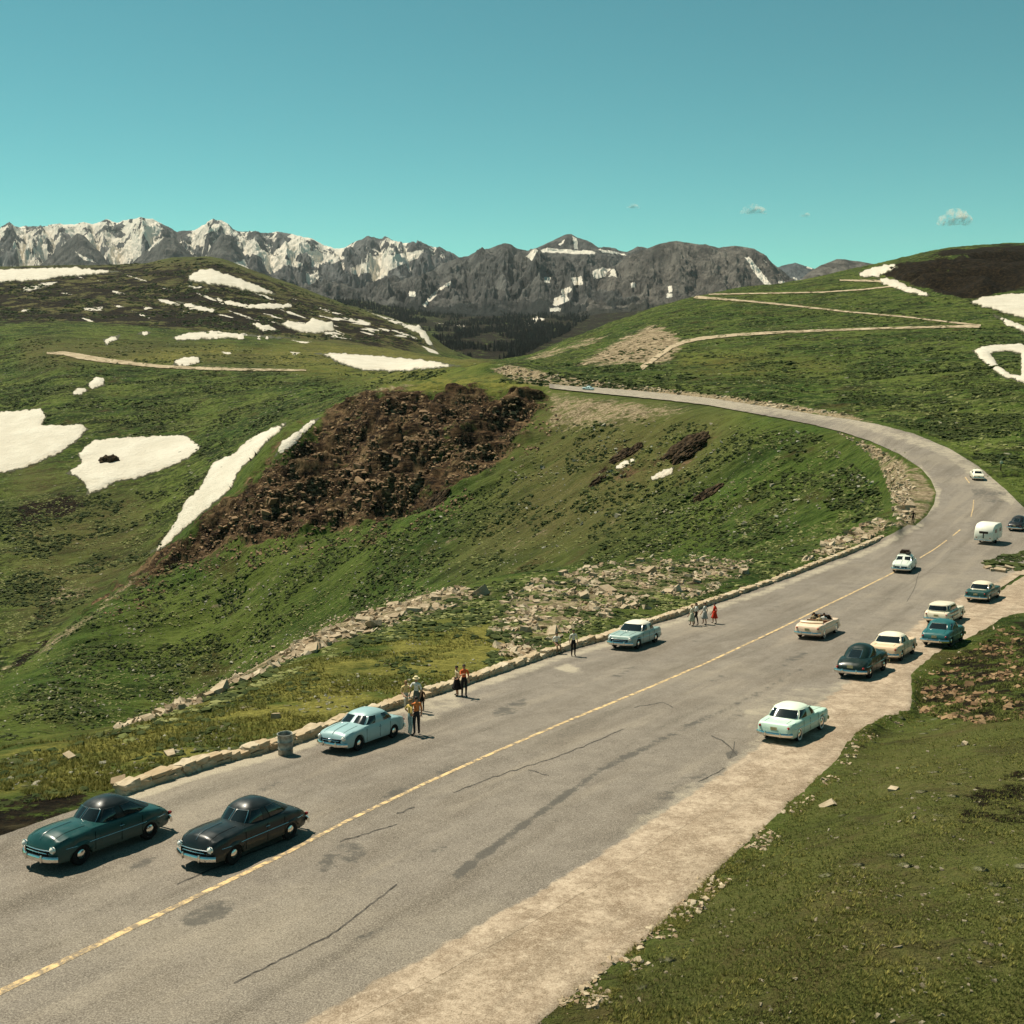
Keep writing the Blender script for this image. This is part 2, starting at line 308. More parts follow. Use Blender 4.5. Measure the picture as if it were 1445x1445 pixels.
# ------------------------------------------------------------------ node helpers
class NT:
    def __init__(s, name):
        s.m = bpy.data.materials.new(name); s.m.use_nodes = True; s.t = s.m.node_tree; s.t.nodes.clear()
        s.out = s.t.nodes.new('ShaderNodeOutputMaterial')
        s.pos = None
    def n(s, typ, **kw):
        nd = s.t.nodes.new(typ)
        for k, v in kw.items(): setattr(nd, k, v)
        return nd
    def link(s, a, b): s.t.links.new(a, b)
    def put(s, sock, v):
        if hasattr(v, 'is_output') or isinstance(v, bpy.types.NodeSocket): s.link(v, sock)
        else:
            if isinstance(v, tuple) and len(v) == 3 and len(sock.default_value) == 4: v = v + (1,)
            sock.default_value = v
    def P(s):
        if s.pos is None: s.pos = s.n('ShaderNodeNewGeometry').outputs['Position']
        return s.pos
    def obj(s): return s.n('ShaderNodeTexCoord').outputs['Object']
    def scale(s, vec, sc, rot=0):
        if rot:
            m0 = s.n('ShaderNodeMapping'); s.link(vec, m0.inputs['Vector']); m0.inputs['Rotation'].default_value = (0, 0, rot); vec = m0.outputs[0]
        mp = s.n('ShaderNodeMapping'); s.link(vec, mp.inputs['Vector'])
        mp.inputs['Scale'].default_value = sc if isinstance(sc, tuple) else (sc, sc, sc)
        return mp.outputs[0]
    def noise(s, vec, scale, detail=3, rough=.55, dist=0):
        nd = s.n('ShaderNodeTexNoise'); s.link(vec, nd.inputs['Vector']); nd.inputs['Scale'].default_value = scale
        nd.inputs['Detail'].default_value = detail; nd.inputs['Roughness'].default_value = rough; nd.inputs['Distortion'].default_value = dist
        return nd.outputs['Fac']
    def voro(s, vec, scale, out='Distance', feat='F1', rand=1):
        nd = s.n('ShaderNodeTexVoronoi', feature=feat); s.link(vec, nd.inputs['Vector']); nd.inputs['Scale'].default_value = scale
        nd.inputs['Randomness'].default_value = rand
        return nd.outputs[out]
    def math(s, op, a, b=None, c=None, clamp=False):
        nd = s.n('ShaderNodeMath', operation=op, use_clamp=clamp); s.put(nd.inputs[0], a)
        if b is not None: s.put(nd.inputs[1], b)
        if c is not None: s.put(nd.inputs[2], c)
        return nd.outputs[0]
    def ramp(s, x, a, b, lo=0., hi=1.):
        nd = s.n('ShaderNodeMapRange', interpolation_type='SMOOTHSTEP'); s.put(nd.inputs[0], x)
        for i, v in enumerate((a, b, lo, hi)): nd.inputs[i + 1].default_value = v
        return nd.outputs[0]
    def mix(s, f, a, b, mode='MIX'):
        nd = s.n('ShaderNodeMix', data_type='RGBA', blend_type=mode); s.put(nd.inputs[0], f); s.put(nd.inputs[6], a); s.put(nd.inputs[7], b)
        return nd.outputs[2]
    def attr(s, name): return s.n('ShaderNodeAttribute', attribute_name=name).outputs['Fac']
    def bump(s, h, strength, dist):
        nd = s.n('ShaderNodeBump'); s.link(h, nd.inputs['Height']); nd.inputs['Strength'].default_value = strength; nd.inputs['Distance'].default_value = dist
        return nd.outputs[0]
    def bsdf(s, color, rough=.9, spec=.2, normal=None, metal=0., coat=0., **kw):
        b = s.n('ShaderNodeBsdfPrincipled'); s.put(b.inputs['Base Color'], color); s.put(b.inputs['Roughness'], rough)
        b.inputs['Specular IOR Level'].default_value = spec; b.inputs['Metallic'].default_value = metal; b.inputs['Coat Weight'].default_value = coat
        for k, v in kw.items(): s.put(b.inputs[k], v)
        if normal is not None: s.link(normal, b.inputs['Normal'])
        s.link(b.outputs[0], s.out.inputs['Surface'])
        return s.m

def simple(name, col, rough=.6, spec=.3, metal=0., coat=0., var=.12, sc=6., **kw):
    t = NT(name); f = t.noise(t.obj(), sc, 3)
    dark = tuple(c * (1 - var * 1.6) for c in col); light = tuple(min(1, c * (1 + var)) for c in col)
    return t.bsdf(t.mix(t.ramp(f, .3, .7), dark, light), rough, spec, None, metal, coat, **kw)

# ------------------------------------------------------------------ terrain materials
def ground_material(name, near=False, k=1.0):
    t = NT(name); P_ = t.P()
    flow = t.scale(P_, (.28, 1.0, .5), -.24)            # streaks down the fall line
    big = t.noise(P_, .018, 5, .65); mid = t.noise(flow, .11 * (1 if near else .4), 6, .68); small = t.noise(flow, .80 * k * (1 if near else 1.6), 5, .72); fine = t.noise(P_, 3.6 * k, 4, .78)
    if near: fine = t.math('ADD', t.math('MULTIPLY', fine, .55), t.math('MULTIPLY', t.noise(P_, .85, 5, .8), .45))
    tiny = t.noise(P_, 11.0 * k, 3, .8)
    def edge(attr, scale, amp, det=7, rough=.72): return t.math('ADD', t.attr(attr), t.math('MULTIPLY', t.math('SUBTRACT', t.noise(P_, scale, det, rough), .5), amp))
    g = t.mix(t.ramp(mid, .32, .66), (.016, .034, .006), (.052, .092, .015))
    g = t.mix(t.ramp(big, .40, .64), g, (.088, .116, .022))
    if not near: g = t.mix(t.math('MULTIPLY', t.ramp(t.noise(flow, .30 * k / .085 * .35, 6, .75), .48, .60), .75), g, (.016, .018, .007))
    g = t.mix(t.math('MULTIPLY', t.ramp(small, .50, .66), .80), g, (.008, .014, .004))
    g = t.mix(t.math('MULTIPLY', t.ramp(small, .50, .34), .55), g, (.110, .125, .034))
    g = t.mix(t.math('MULTIPLY', t.ramp(fine, .52, .63), .85), g, (.006, .009, .0035))
    g = t.mix(t.math('MULTIPLY', t.ramp(fine, .47, .36), .70), g, (.165, .175, .058))
    br = t.noise(P_, .05, 7, .72)
    g = t.mix(t.math('MULTIPLY', t.ramp(br, .54, .68), .7), g, t.mix(fine, (.018, .012, .005), (.085, .058, .024)))
    olive = t.math('MULTIPLY', t.attr('olive'), t.ramp(mid, .2, .6))
    g = t.mix(olive, g, t.mix(t.ramp(fine, .3, .7), (.030, .024, .009), (.19, .155, .062)))
    ye = t.math('MULTIPLY', t.attr('yel'), t.ramp(t.noise(P_, .16 if near else .03, 6, .7), .36, .56))
    g = t.mix(ye, g, t.mix(t.ramp(fine, .3, .68), (.060, .066, .011), (.30, .265, .065)))
    # lichen-pale stones scattered through the turf
    cell = t.voro(P_, .75 if near else .16); cm = t.ramp(cell, .20, .10)
    keep = t.ramp(t.noise(P_, .13 if near else .03, 3, .6), .46, .55)
    g = t.mix(t.math('MULTIPLY', t.math('MULTIPLY', cm, keep), .40 if near else .7), g, t.mix(fine, (.14, .13, .08), (.46, .43, .31)))
    # pale scree and bare dirt, in streaks
    pn = t.math('ADD', edge('pale', .30 if near else .05, 1.5), t.math('MULTIPLY', t.math('SUBTRACT', small, .5), .8))
    pc = t.mix(t.ramp(t.noise(P_, 1.3 if near else .2, 5, .75), .3, .7), (.10, .070, .036), (.46, .36, .23))
    pc = t.mix(t.math('MULTIPLY', t.ramp(fine, .50, .66), .7), pc, (.045, .032, .018))
    g = t.mix(t.ramp(pn, .40, .70), g, pc)
    # brown cliff rock
    strat = t.noise(t.scale(P_, (.22, .22, 1.3)), 1.1, 6, .75); spot = t.noise(P_, .42, 6, .8)
    rc = t.mix(t.ramp(strat, .40, .60), (.008, .005, .003), (.092, .054, .027))
    rc = t.mix(t.ramp(t.noise(P_, .10, 5, .65), .52, .66), rc, t.mix(fine, (.060, .038, .017), (.24, .155, .080)))
    rc = t.mix(t.math('MULTIPLY', t.ramp(spot, .56, .66), .9), rc, (.40, .27, .145))
    rc = t.mix(t.math('MULTIPLY', t.ramp(t.noise(P_, .16, 6, .7), .58, .66), .8), rc, (.045, .050, .014))
    rc = t.mix(t.math('MULTIPLY', t.ramp(t.noise(t.scale(P_, (.5, .5, .9)), .35, 6, .75), .50, .62), .85), rc, (.006, .004, .003))  # near-black patches paint the cliff's shadows into the rock colour
    g = t.mix(t.ramp(edge('rock', .10, 2.2), .34, .62), g, rc)
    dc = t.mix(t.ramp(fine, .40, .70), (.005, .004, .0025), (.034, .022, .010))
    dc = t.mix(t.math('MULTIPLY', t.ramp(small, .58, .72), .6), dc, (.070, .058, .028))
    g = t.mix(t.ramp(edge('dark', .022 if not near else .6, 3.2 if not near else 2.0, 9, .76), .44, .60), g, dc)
    if not near:
        g = t.mix(t.ramp(edge('snow', .035, 1.7), .47, .54), g, (.66, .59, .49))
    hsum = t.math('ADD', t.math('MULTIPLY', small, .7), t.math('MULTIPLY', fine, .45)); hsum = t.math('ADD', hsum, t.math('MULTIPLY', tiny, .12))
    hsum = t.math('ADD', hsum, t.math('MULTIPLY', t.math('MULTIPLY', cm, keep), .4))
    return t.bsdf(g, .95, .06, t.bump(hsum, 1.0, (.9 if near else .34 / k)))

def mountain_material(name, lo, hi, base, sc=1.0, tint=0.0):
    t = NT(name); P_ = t.P()
    a = t.noise(P_, .0035 * sc, 8, .68); b = t.noise(t.scale(P_, (1, .4, .55)), .010 * sc, 6, .7)
    c = t.mix(t.ramp(a, .32, .68), lo, hi)
    c = t.mix(t.ramp(b, .36, .66), c, tuple(x * .55 for x in lo))
    fo = t.math('ADD', t.attr('low'), t.math('MULTIPLY', t.math('SUBTRACT', a, .5), .9))
    c = t.mix(t.ramp(fo, .45, .65), c, base)
    sn = t.math('ADD', t.attr('snow'), t.math('MULTIPLY', t.math('SUBTRACT', t.noise(P_, .010 * sc, 8, .74), .5), 1.5))
    c = t.mix(t.ramp(sn, .47, .54), c, (.80, .73, .62))
    return t.bsdf(c, .95, .05, t.bump(t.math('ADD', b, t.math('MULTIPLY', t.noise(P_, .022, 5, .75), .5)), 1.0, 60))

def obj_mesh(name, me, mat=None, parent=None, loc=None, smooth=False):
    o = bpy.data.objects.new(name, me); COL.objects.link(o)
    if mat is not None:
        for m_ in (mat if isinstance(mat, (list, tuple)) else [mat]): me.materials.append(m_)
    if parent is not None: o.parent = parent
    if loc is not None: o.location = loc
    me.shade_smooth() if smooth else me.shade_flat()
    return o

def raw_mesh(name, co, quads=None, tris=None):
    me = bpy.data.meshes.new(name); co = np.ascontiguousarray(co, np.float32)
    me.vertices.add(len(co)); me.vertices.foreach_set('co', co.ravel())
    nq = 0 if quads is None else len(quads); nt = 0 if tris is None else len(tris)
    li = np.concatenate([a.ravel() for a, k in ((quads, nq), (tris, nt)) if k]).astype(np.int32)
    me.loops.add(len(li)); me.loops.foreach_set('vertex_index', li)
    ls = np.concatenate([np.arange(nq) * 4, nq * 4 + np.arange(nt) * 3]).astype(np.int32)
    me.polygons.add(nq + nt); me.polygons.foreach_set('loop_start', ls)
    me.update(calc_edges=True); me.validate()
    return me

def grid_mesh(name, X, Y, Z, attrs, mat, wrap_cut=None):
    r, c = X.shape
    co = np.stack([X, Y, Z], -1).reshape(-1, 3)
    i = np.arange(r * c).reshape(r, c)
    q = np.stack([i[:-1, :-1], i[:-1, 1:], i[1:, 1:], i[1:, :-1]], -1).reshape(-1, 4)
    me = raw_mesh(name, co, q)
    for k, v in attrs.items():
        at = me.attributes.new(k, 'FLOAT', 'POINT'); at.data.foreach_set('value', np.ascontiguousarray(v, np.float32).ravel())
    return obj_mesh(name, me, mat, smooth=True)

def structure(o): o['kind'] = 'structure'; return o
def tag(o, label, cat, group=None, kind=None):
    o['label'] = label; o['category'] = cat
    if group: o['group'] = group
    if kind: o['kind'] = kind
    return o

# ------------------------------------------------------------------ terrain masks -> attributes
A = {k: np.zeros_like(Yg) for k in ('pale', 'yel', 'dark', 'snow', 'olive')}
def M(key, poly, ymin, ymax, feather, val=1.0): add_mask(A[key], PXg, PYg, Yg, poly, ymin, ymax, feather * {'pale': 1.7, 'dark': 1.9, 'snow': 1.2}.get(key, 1.3), val)
# rock band along the lip of the shelf
M('pale', [(150, 1035), (200, 1004), (290, 962), (400, 903), (470, 868), (560, 838), (640, 824), (700, 832), (690, 846), (600, 872), (480, 908), (420, 930), (300, 988), (200, 1020)], 40, 135, 9, .70)
M('pale', [(700, 850), (760, 812), (900, 788), (1000, 784), (1065, 792), (1050, 812), (1000, 838), (930, 856), (870, 868), (800, 893), (745, 930), (700, 925), (690, 890)], 40, 135, 12, .58)
M('pale', [(1120, 790), (1170, 762), (1240, 730), (1280, 732), (1240, 757), (1150, 794)], 60, 175, 6, .66)
M('pale', [(650, 960), (700, 930), (760, 905), (780, 915), (690, 950), (640, 972)], 40, 100, 6, .5)
# inside of the curve
M('pale', [(1165, 603), (1230, 626), (1300, 662), (1322, 692), (1314, 722), (1288, 745), (1262, 748), (1262, 716), (1250, 680), (1236, 650), (1205, 622)], 100, 290, 5, .66)
# cut bank above the far road and scree below it
M('pale', [(690, 520), (720, 514), (775, 525), (850, 538), (950, 549), (1050, 560), (1120, 571), (1200, 585), (1245, 598), (1200, 594), (1100, 580), (1000, 566), (900, 557), (800, 548), (760, 546), (720, 536)], 200, 540, 3, .74)
M('pale', [(768, 548), (850, 558), (930, 567), (990, 574), (960, 588), (900, 600), (850, 606), (800, 612), (765, 605), (772, 580)], 300, 470, 10, .60)
M('pale', [(812, 516), (846, 494), (878, 476), (920, 457), (950, 466), (970, 484), (938, 514)], 480, 1250, 7, .80)
M('pale', [(738, 508), (790, 487), (850, 474), (870, 466), (840, 484), (770, 506)], 480, 1250, 6, .70)
M('pale', [(480, 560), (530, 545), (580, 540), (590, 548), (545, 556), (500, 572)], 400, 620, 5, .62)
M('pale', [(0, 940), (60, 905), (130, 860), (200, 800), (215, 790), (214, 806), (140, 870), (60, 925), (0, 955)], 280, 600, 5, .55)
M('pale', [(30, 860), (90, 820), (150, 790), (170, 810), (90, 860), (30, 900)], 380, 700, 14, .42)
M('pale', [(-40, 505), (70, 497), (130, 508), (210, 517), (430, 526), (430, 519), (210, 508), (110, 497)], 800, 1100, 4, .45)
M('yel', [(-200, 1060), (30, 1050), (170, 1028), (300, 985), (480, 915), (600, 880), (700, 868), (760, 900), (690, 945), (560, 990), (400, 1045), (170, 1112), (40, 1120), (-200, 1130)], 30, 140, 20, 1.0)
M('yel', [(420, 480), (640, 495), (690, 515), (620, 540), (540, 548), (440, 530), (330, 500)], 400, 1600, 10, .45)
M('yel', [(200, 500), (330, 488), (330, 500), (240, 512), (160, 508)], 400, 1600, 8, .6)
M('yel', [(530, 545), (620, 530), (700, 528), (762, 545), (700, 556), (560, 556)], 400, 600, 6, .8)
M('yel', [(960, 500), (1080, 498), (1180, 520), (1040, 530), (960, 520)], 400, 900, 14, .5)
M('olive', [(770, 575), (900, 575), (1010, 585), (1030, 620), (960, 680), (880, 760), (780, 790), (640, 800), (700, 690)], 150, 480, 50, .75)
M('olive', [(30, 480), (240, 480), (430, 500), (430, 520), (200, 510), (30, 520)], 700, 1600, 10, .55)
M('olive', [(420, 480), (640, 495), (690, 512), (540, 520), (430, 510)], 700, 1600, 10, .65)
M('olive', [(20, 640), (120, 690), (210, 700), (200, 800), (100, 860), (20, 900)], 380, 760, 30, .55)
M('olive', [(-200, 380), (30, 376), (240, 366), (285, 362), (340, 374), (400, 397), (480, 428), (560, 452), (640, 495), (540, 495), (400, 480), (200, 462), (-200, 456)], 1500, 3600, 10, .8)
M('dark', [(-200, 430), (120, 438), (210, 436), (300, 438), (400, 452), (440, 470), (400, 474), (320, 468), (240, 462), (120, 456), (-200, 458)], 1300, 3400, 6, .85)
M('dark', [(-200, 398), (60, 398), (110, 390), (180, 398), (210, 410), (180, 426), (100, 424), (-200, 430)], 1700, 3400, 8, .68)
M('dark', [(200, 405), (260, 400), (400, 415), (420, 440), (520, 455), (600, 480), (560, 495), (470, 478), (380, 455), (280, 440), (210, 425)], 1500, 3400, 10, .74)
M('dark', DARKCLIFF, 900, 1900, 3, 1.0)
M('dark', [(-200, 378), (240, 370), (285, 366), (340, 378), (400, 402), (480, 430), (560, 454), (610, 490), (560, 490), (400, 478), (200, 462), (-200, 456)], 1500, 3400, 6, .60)
M('dark', [(1300, 366), (1330, 352), (1420, 344), (1700, 336), (1700, 370), (1420, 366)], 900, 2000, 3, .85)
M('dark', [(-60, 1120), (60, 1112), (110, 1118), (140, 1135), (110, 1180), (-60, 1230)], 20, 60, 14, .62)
M('dark', [(1290, 1000), (1296, 955), (1340, 925), (1420, 880), (1480, 860), (1480, 1010), (1400, 1020), (1340, 1016)], 30, 130, 8, .56)
M('dark', [(1120, 1140), (1190, 1078), (1220, 1036), (1262, 1020), (1280, 1028), (1210, 1062), (1150, 1130)], 25, 90, 7, .52)
for pl in ([(280, 852), (400, 800), (412, 812), (300, 872)], [(100, 945), (150, 905), (162, 915), (118, 952)], [(560, 790), (650, 748), (660, 758), (572, 806)], [(470, 835), (560, 795), (565, 808), (480, 850)], [(700, 770), (800, 730), (806, 742), (712, 785)], [(360, 780), (450, 752), (470, 762), (380, 800)], [(60, 1000), (160, 955), (165, 968), (70, 1012)], [(850, 735), (930, 700), (938, 712), (860, 748)], [(1000, 690), (1080, 660), (1090, 672), (1010, 706)]):
    M('pale', pl, 150, 480, 7, .42)
for pl in ([(20, 880), (60, 830), (120, 790), (140, 800), (80, 860), (30, 910)], [(-20, 960), (50, 905), (110, 868), (120, 878), (50, 930), (-20, 985)], [(30, 700), (100, 690), (120, 720), (60, 760), (10, 760)], [(170, 900), (260, 850), (270, 862), (190, 915)], [(60, 1030), (130, 985), (150, 995), (80, 1035)]):
    M('dark', pl, 200, 760, 10, .50)
M('olive', [(900, 1345), (1095, 1165), (1220, 1045), (1300, 1018), (1500, 1010), (1560, 1600), (600, 1600)], 10, 90, 30, .55)
_r = np.random.default_rng(77)
for _ in range(34):
    cx_ = _r.uniform(60, 580); top_ = np.interp(cx_, [0, 240, 285, 340, 400, 480, 560, 620], [384, 374, 370, 384, 406, 436, 460, 490]); cy_ = _r.uniform(top_ + 6, min(476, top_ + 84)); ln_ = _r.uniform(6, 24); th_ = _r.uniform(.7, 1.8); sl_ = _r.uniform(.10, .42)
    M('snow', [(cx_ - ln_, cy_ - sl_ * ln_), (cx_, cy_ - th_), (cx_ + ln_, cy_ + sl_ * ln_), (cx_, cy_ + th_)], 1500, 3600, 1.6, .95)
M('dark', [(1330, 1110), (1380, 1090), (1470, 1060), (1470, 1180), (1350, 1165)], 20, 70, 20, .52)
M('dark', [(900, 838), (1010, 800), (1060, 800), (1000, 832), (940, 850)], 40, 140, 8, .40)
M('dark', [(655, 655), (700, 640), (760, 560), (766, 552), (640, 556), (560, 560), (560, 575), (640, 590)], 300, 520, 10, .45)
# small streaks of old snow on the far hills (the larger patches are objects of their own)
for pl in ([(117, 434), (145, 433), (144, 439), (118, 438)], [(33, 405), (60, 400), (84, 397), (70, 404), (33, 412)], [(480, 447), (500, 449), (525, 456), (520, 459), (495, 454)],
           [(210, 418), (240, 424), (262, 432), (240, 430)], [(322, 438), (350, 446), (372, 454), (350, 450)], [(430, 440), (470, 448), (505, 452), (470, 452)], [(30, 436), (45, 437), (45, 440), (30, 440)],
           [(520, 440), (560, 452), (585, 462), (560, 458)], [(255, 400), (285, 405), (300, 409), (270, 406)], [(410, 480), (440, 482), (430, 485)], [(430, 462), (470, 470), (500, 480), (470, 476)],
           [(595, 488), (612, 493), (620, 500), (606, 497)], [(740, 455), (758, 446), (770, 450), (750, 462)], [(610, 455), (660, 458), (655, 461)], [(600, 440), (625, 440), (622, 444)],
           [(305, 443), (330, 447), (330, 450)], [(200, 432), (215, 434), (205, 437)], [(530, 462), (550, 465), (548, 469)], [(310, 496), (330, 497), (320, 500)], [(410, 497), (424, 498), (415, 501)]):
    M('snow', pl, 900, 9000, 3.2, .86)
fo = (Yg > 3300).astype(float) * (1 - .0); A['dark'] = np.maximum(A['dark'], sstep(3300, 3700, Yg) * (.60 + .35 * fbm(Xg / 700, Yg / 900, 4, 55)))
A['dark'] = np.maximum(A['dark'], sstep(2300, 3000, Yg) * sstep(560, 640, PXg) * .75)
A['rock'] = rock

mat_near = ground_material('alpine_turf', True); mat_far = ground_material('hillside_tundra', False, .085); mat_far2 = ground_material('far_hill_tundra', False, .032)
def rows_between(k0, k1):
    i0 = int(np.argmax(seg >= k0)); i1 = int(np.argmax(seg >= k1)) if k1 < len(ROWS) - 1 else NR - 1
    return slice(i0, i1 + 1)
def terrain_obj(name, k0, k1, mat):
    s_ = rows_between(k0, k1)
    return structure(grid_mesh(name, Xg[s_], Yg[s_], Zg[s_], {k: v[s_] for k, v in A.items()}, mat))
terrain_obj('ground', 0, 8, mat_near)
terrain_obj('hillside', 8, 12, mat_far)
terrain_obj('far_hills', 12, 16, mat_far2)
terrain_obj('valley_ground', 16, len(ROWS) - 1, mat_far2)

# ------------------------------------------------------------------ mountains
def mountain(name, ridge, base, Yr, Yb, mat, amp, gs, snow_polys=(), snow_fn=None, low=(.0, .35), seed=0, crests=(), camp=0., cols=1100, rows=190):
    ridge = np.array(ridge, float); base = np.array(base, float)
    p = np.linspace(ridge[0, 0], ridge[-1, 0], cols)
    ur, vr = uv_of(p, np.interp(p, ridge[:, 0], ridge[:, 1])); vb = np.interp(p, base[:, 0], base[:, 1]); _, vb = uv_of(p, vb)
    tt = np.concatenate([np.linspace(0, 1, rows), 1 + np.linspace(.03, .6, 26)])[:, None]
    warp = 1 + .05 * fbm(p / 90, p * 0, 3, seed)[None, :]
    Yr_ = Yr * warp; Y = Yb + (Yr_ - Yb) * tt
    zb = CAM_Z - vb * Yb; zr = CAM_Z - vr * Yr_
    s_ = np.clip(tt, 0, 1)
    prof = s_ * .75 + .25 * s_ ** 2.2
    Z = zb + (zr - zb) * prof - np.maximum(tt - 1, 0) * 1.4 * (Yr - Yb) * .5
    X = ur[None, :] * Y
    q = fbm(X / gs + .5 * fbm(X / gs / 2, Y / gs / 2, 3, seed + 9), Y / gs / 2.2, 7, seed + 3, .60, ridged=True)
    q2 = fbm(X / gs * 3.1, Y / gs * 1.6, 6, seed + 5, .66)
    w = np.sin(np.clip(tt, 0, 1) * math.pi) ** .7 * .9 + .16 * (tt > .02)
    tri = np.zeros_like(Y)
    if len(crests):
        cr = np.array(crests, float); mids = (cr[1:] + cr[:-1]) / 2; dn = np.clip(1 - tt, 0, 1)
        sl = np.array([((i * 37) % 11 - 5) * 3.2 for i in range(len(cr))])
        pw = p[None, :] + 26 * fbm(p[None, :] / 34 + 0 * tt, tt * 2.6 + 0 * p[None, :], 5, seed + 40, .6)
        kn = np.sort(np.concatenate([cr, mids])); rv = np.random.default_rng(seed + 3).uniform(.25, 1.15, len(kn)); val = np.array([1. if k in cr else -1. for k in kn]) * rv
        sk = np.interp(pw, cr, sl)
        tri = np.interp(pw - sk * dn * 1.6, kn, val)
        Z = Z + camp * np.sin(np.clip(tt, 0, 1) * math.pi) ** .8 * tri
    Z = Z + amp * w * (q - .15) + amp * .35 * w * q2
    V = (CAM_Z - Z) / Y; PX, PY = px_of(X / Y, V)
    snow = np.zeros_like(Y)
    for pl, val in snow_polys: add_mask(snow, PX, PY, Y, pl, 0, 1e9, 4.0, val * .95)
    if snow_fn is not None: snow = np.maximum(snow, snow_fn(X, Y, Z, PX, PY, q + .35 * tri, tt))
    lowv = sstep(low[1], low[0], np.clip(tt, 0, 1)) * np.ones_like(Y)
    return structure(grid_mesh(name, X, Y, Z, {'snow': snow, 'low': lowv}, mat))

SN_R = [(-160, 332), (0, 324), (33, 322), (60, 322), (85, 318), (105, 319), (118, 315), (130, 318), (150, 313), (165, 317), (185, 309), (197, 306.5), (206, 309), (216, 310), (232, 319), (250, 329), (262, 327), (275, 326), (288, 319), (300, 315), (312, 313), (322, 319), (330, 327),
        (345, 329), (362, 328), (378, 331), (395, 329), (412, 331), (430, 337), (455, 346), (472, 351), (486, 350), (505, 342), (520, 335), (535, 339), (552, 340), (575, 344), (600, 348), (620, 351), (640, 359), (655, 372), (690, 400), (730, 440)]
m_snowy = mountain_material('snowy_range_rock', (.078, .078, .078), (.215, .212, .202), (.048, .050, .048))
m_grey = mountain_material('grey_mountain_rock', (.064, .064, .061), (.180, .172, .154), (.026, .029, .027))
m_dome = mountain_material('dome_mountain_rock', (.078, .072, .065), (.210, .190, .160), (.040, .040, .033))
m_blue = mountain_material('haze_tinted_rock', (.080, .092, .100), (.150, .160, .160), (.060, .070, .070))  # bluish distance haze mixed into the rock colour
def snowy(X, Y, Z, PX, PY, q, tt):
    cov = np.interp(PX, [-160, 30, 200, 240, 330, 450, 500, 600, 660], [.62, .62, .60, .40, .55, .55, .42, .34, .1])
    g = fbm(X / 420 + .5 * fbm(X / 260, Y / 300, 3, 31), Y / 1700, 8, 21, .68)
    f = cov + .08 + 1.7 * g - .62 * (q - .10) - .85 * sstep(.55, .12, tt) + .06 * sstep(.5, 1, tt)
    return np.clip(.5 + (f - .34) * 2.4, 0, 1) * .98
mountain('snowy_mountain_range', SN_R, [(-160, 425), (200, 420), (430, 430), (730, 452)], 14500, 11500, m_snowy, 250, 640, [
    ([(355, 345), (390, 362), (430, 372), (420, 378), (380, 368), (350, 356)], 1), ([(430, 352), (470, 362), (492, 362), (470, 372), (440, 366)], 1), ([(490, 380), (540, 362), (600, 352), (590, 364), (548, 382), (500, 388)], 1),
    ([(195, 312), (210, 310), (232, 324), (222, 326)], .9), ([(286, 330), (302, 316), (314, 316), (306, 326)], .95)], snowy, (.05, .40), 3, [-130, -60, 10, 60, 92, 118, 152, 197, 232, 262, 300, 326, 362, 400, 432, 470, 487, 520, 552, 590, 625, 660], 135)
# nearer spurs of the snowy range
mountain('dark_spur', [(40, 395), (60, 372), (80, 354), (96, 340), (108, 330), (118, 332), (130, 345), (146, 362), (160, 384), (175, 398)], [(40, 400), (175, 402)], 12600, 11200, m_grey, 90, 300, [([(100, 350), (120, 362), (140, 372), (118, 368)], .8)], None, (.0, .1), 13, (), 0., 260, 90)
mountain('dark_spur', [(150, 400), (180, 378), (210, 352), (230, 336), (246, 336), (262, 352), (280, 372), (300, 384), (330, 404)], [(150, 404), (330, 408)], 12400, 11000, m_grey, 95, 320, [([(198, 352), (225, 334), (232, 336), (210, 354)], .9)], None, (.0, .1), 14, (), 0., 300, 90)
mountain('dark_spur', [(262, 402), (285, 372), (300, 345), (314, 330), (326, 334), (342, 356), (360, 384), (375, 405)], [(262, 406), (375, 410)], 12700, 11200, m_grey, 95, 320, [([(325, 372), (345, 366), (352, 380), (335, 386)], .9)], None, (.0, .1), 15, (), 0., 260, 90)
PK = [(720, 372), (745, 354), (765, 347), (785, 338), (800, 332), (806, 331), (815, 336), (830, 341), (845, 350), (858, 351), (870, 354), (885, 356), (900, 349), (906, 350), (925, 356), (960, 380)]
mountain('pointed_peak', PK, [(720, 400), (960, 400)], 11800, 10000, m_grey, 150, 700, [([(752, 356), (772, 350), (800, 352), (830, 355), (812, 360), (770, 356)], 1), ([(808, 334), (814, 336), (816, 352), (810, 352)], 1), ([(788, 345), (796, 336), (800, 338), (790, 350)], .8), ([(845, 352), (870, 354), (884, 360), (850, 357)], .9)], None, (0, .2), 5, (), 0., 420, 110)
GR = [(380, 425), (450, 412), (520, 408), (560, 400), (585, 392), (602, 388), (625, 375), (648, 366), (660, 364), (672, 358), (690, 353), (704, 348), (717, 346), (728, 352), (745, 354), (760, 353), (790, 355), (815, 357), (845, 358), (862, 362), (874, 372), (890, 390), (910, 405), (940, 425)]
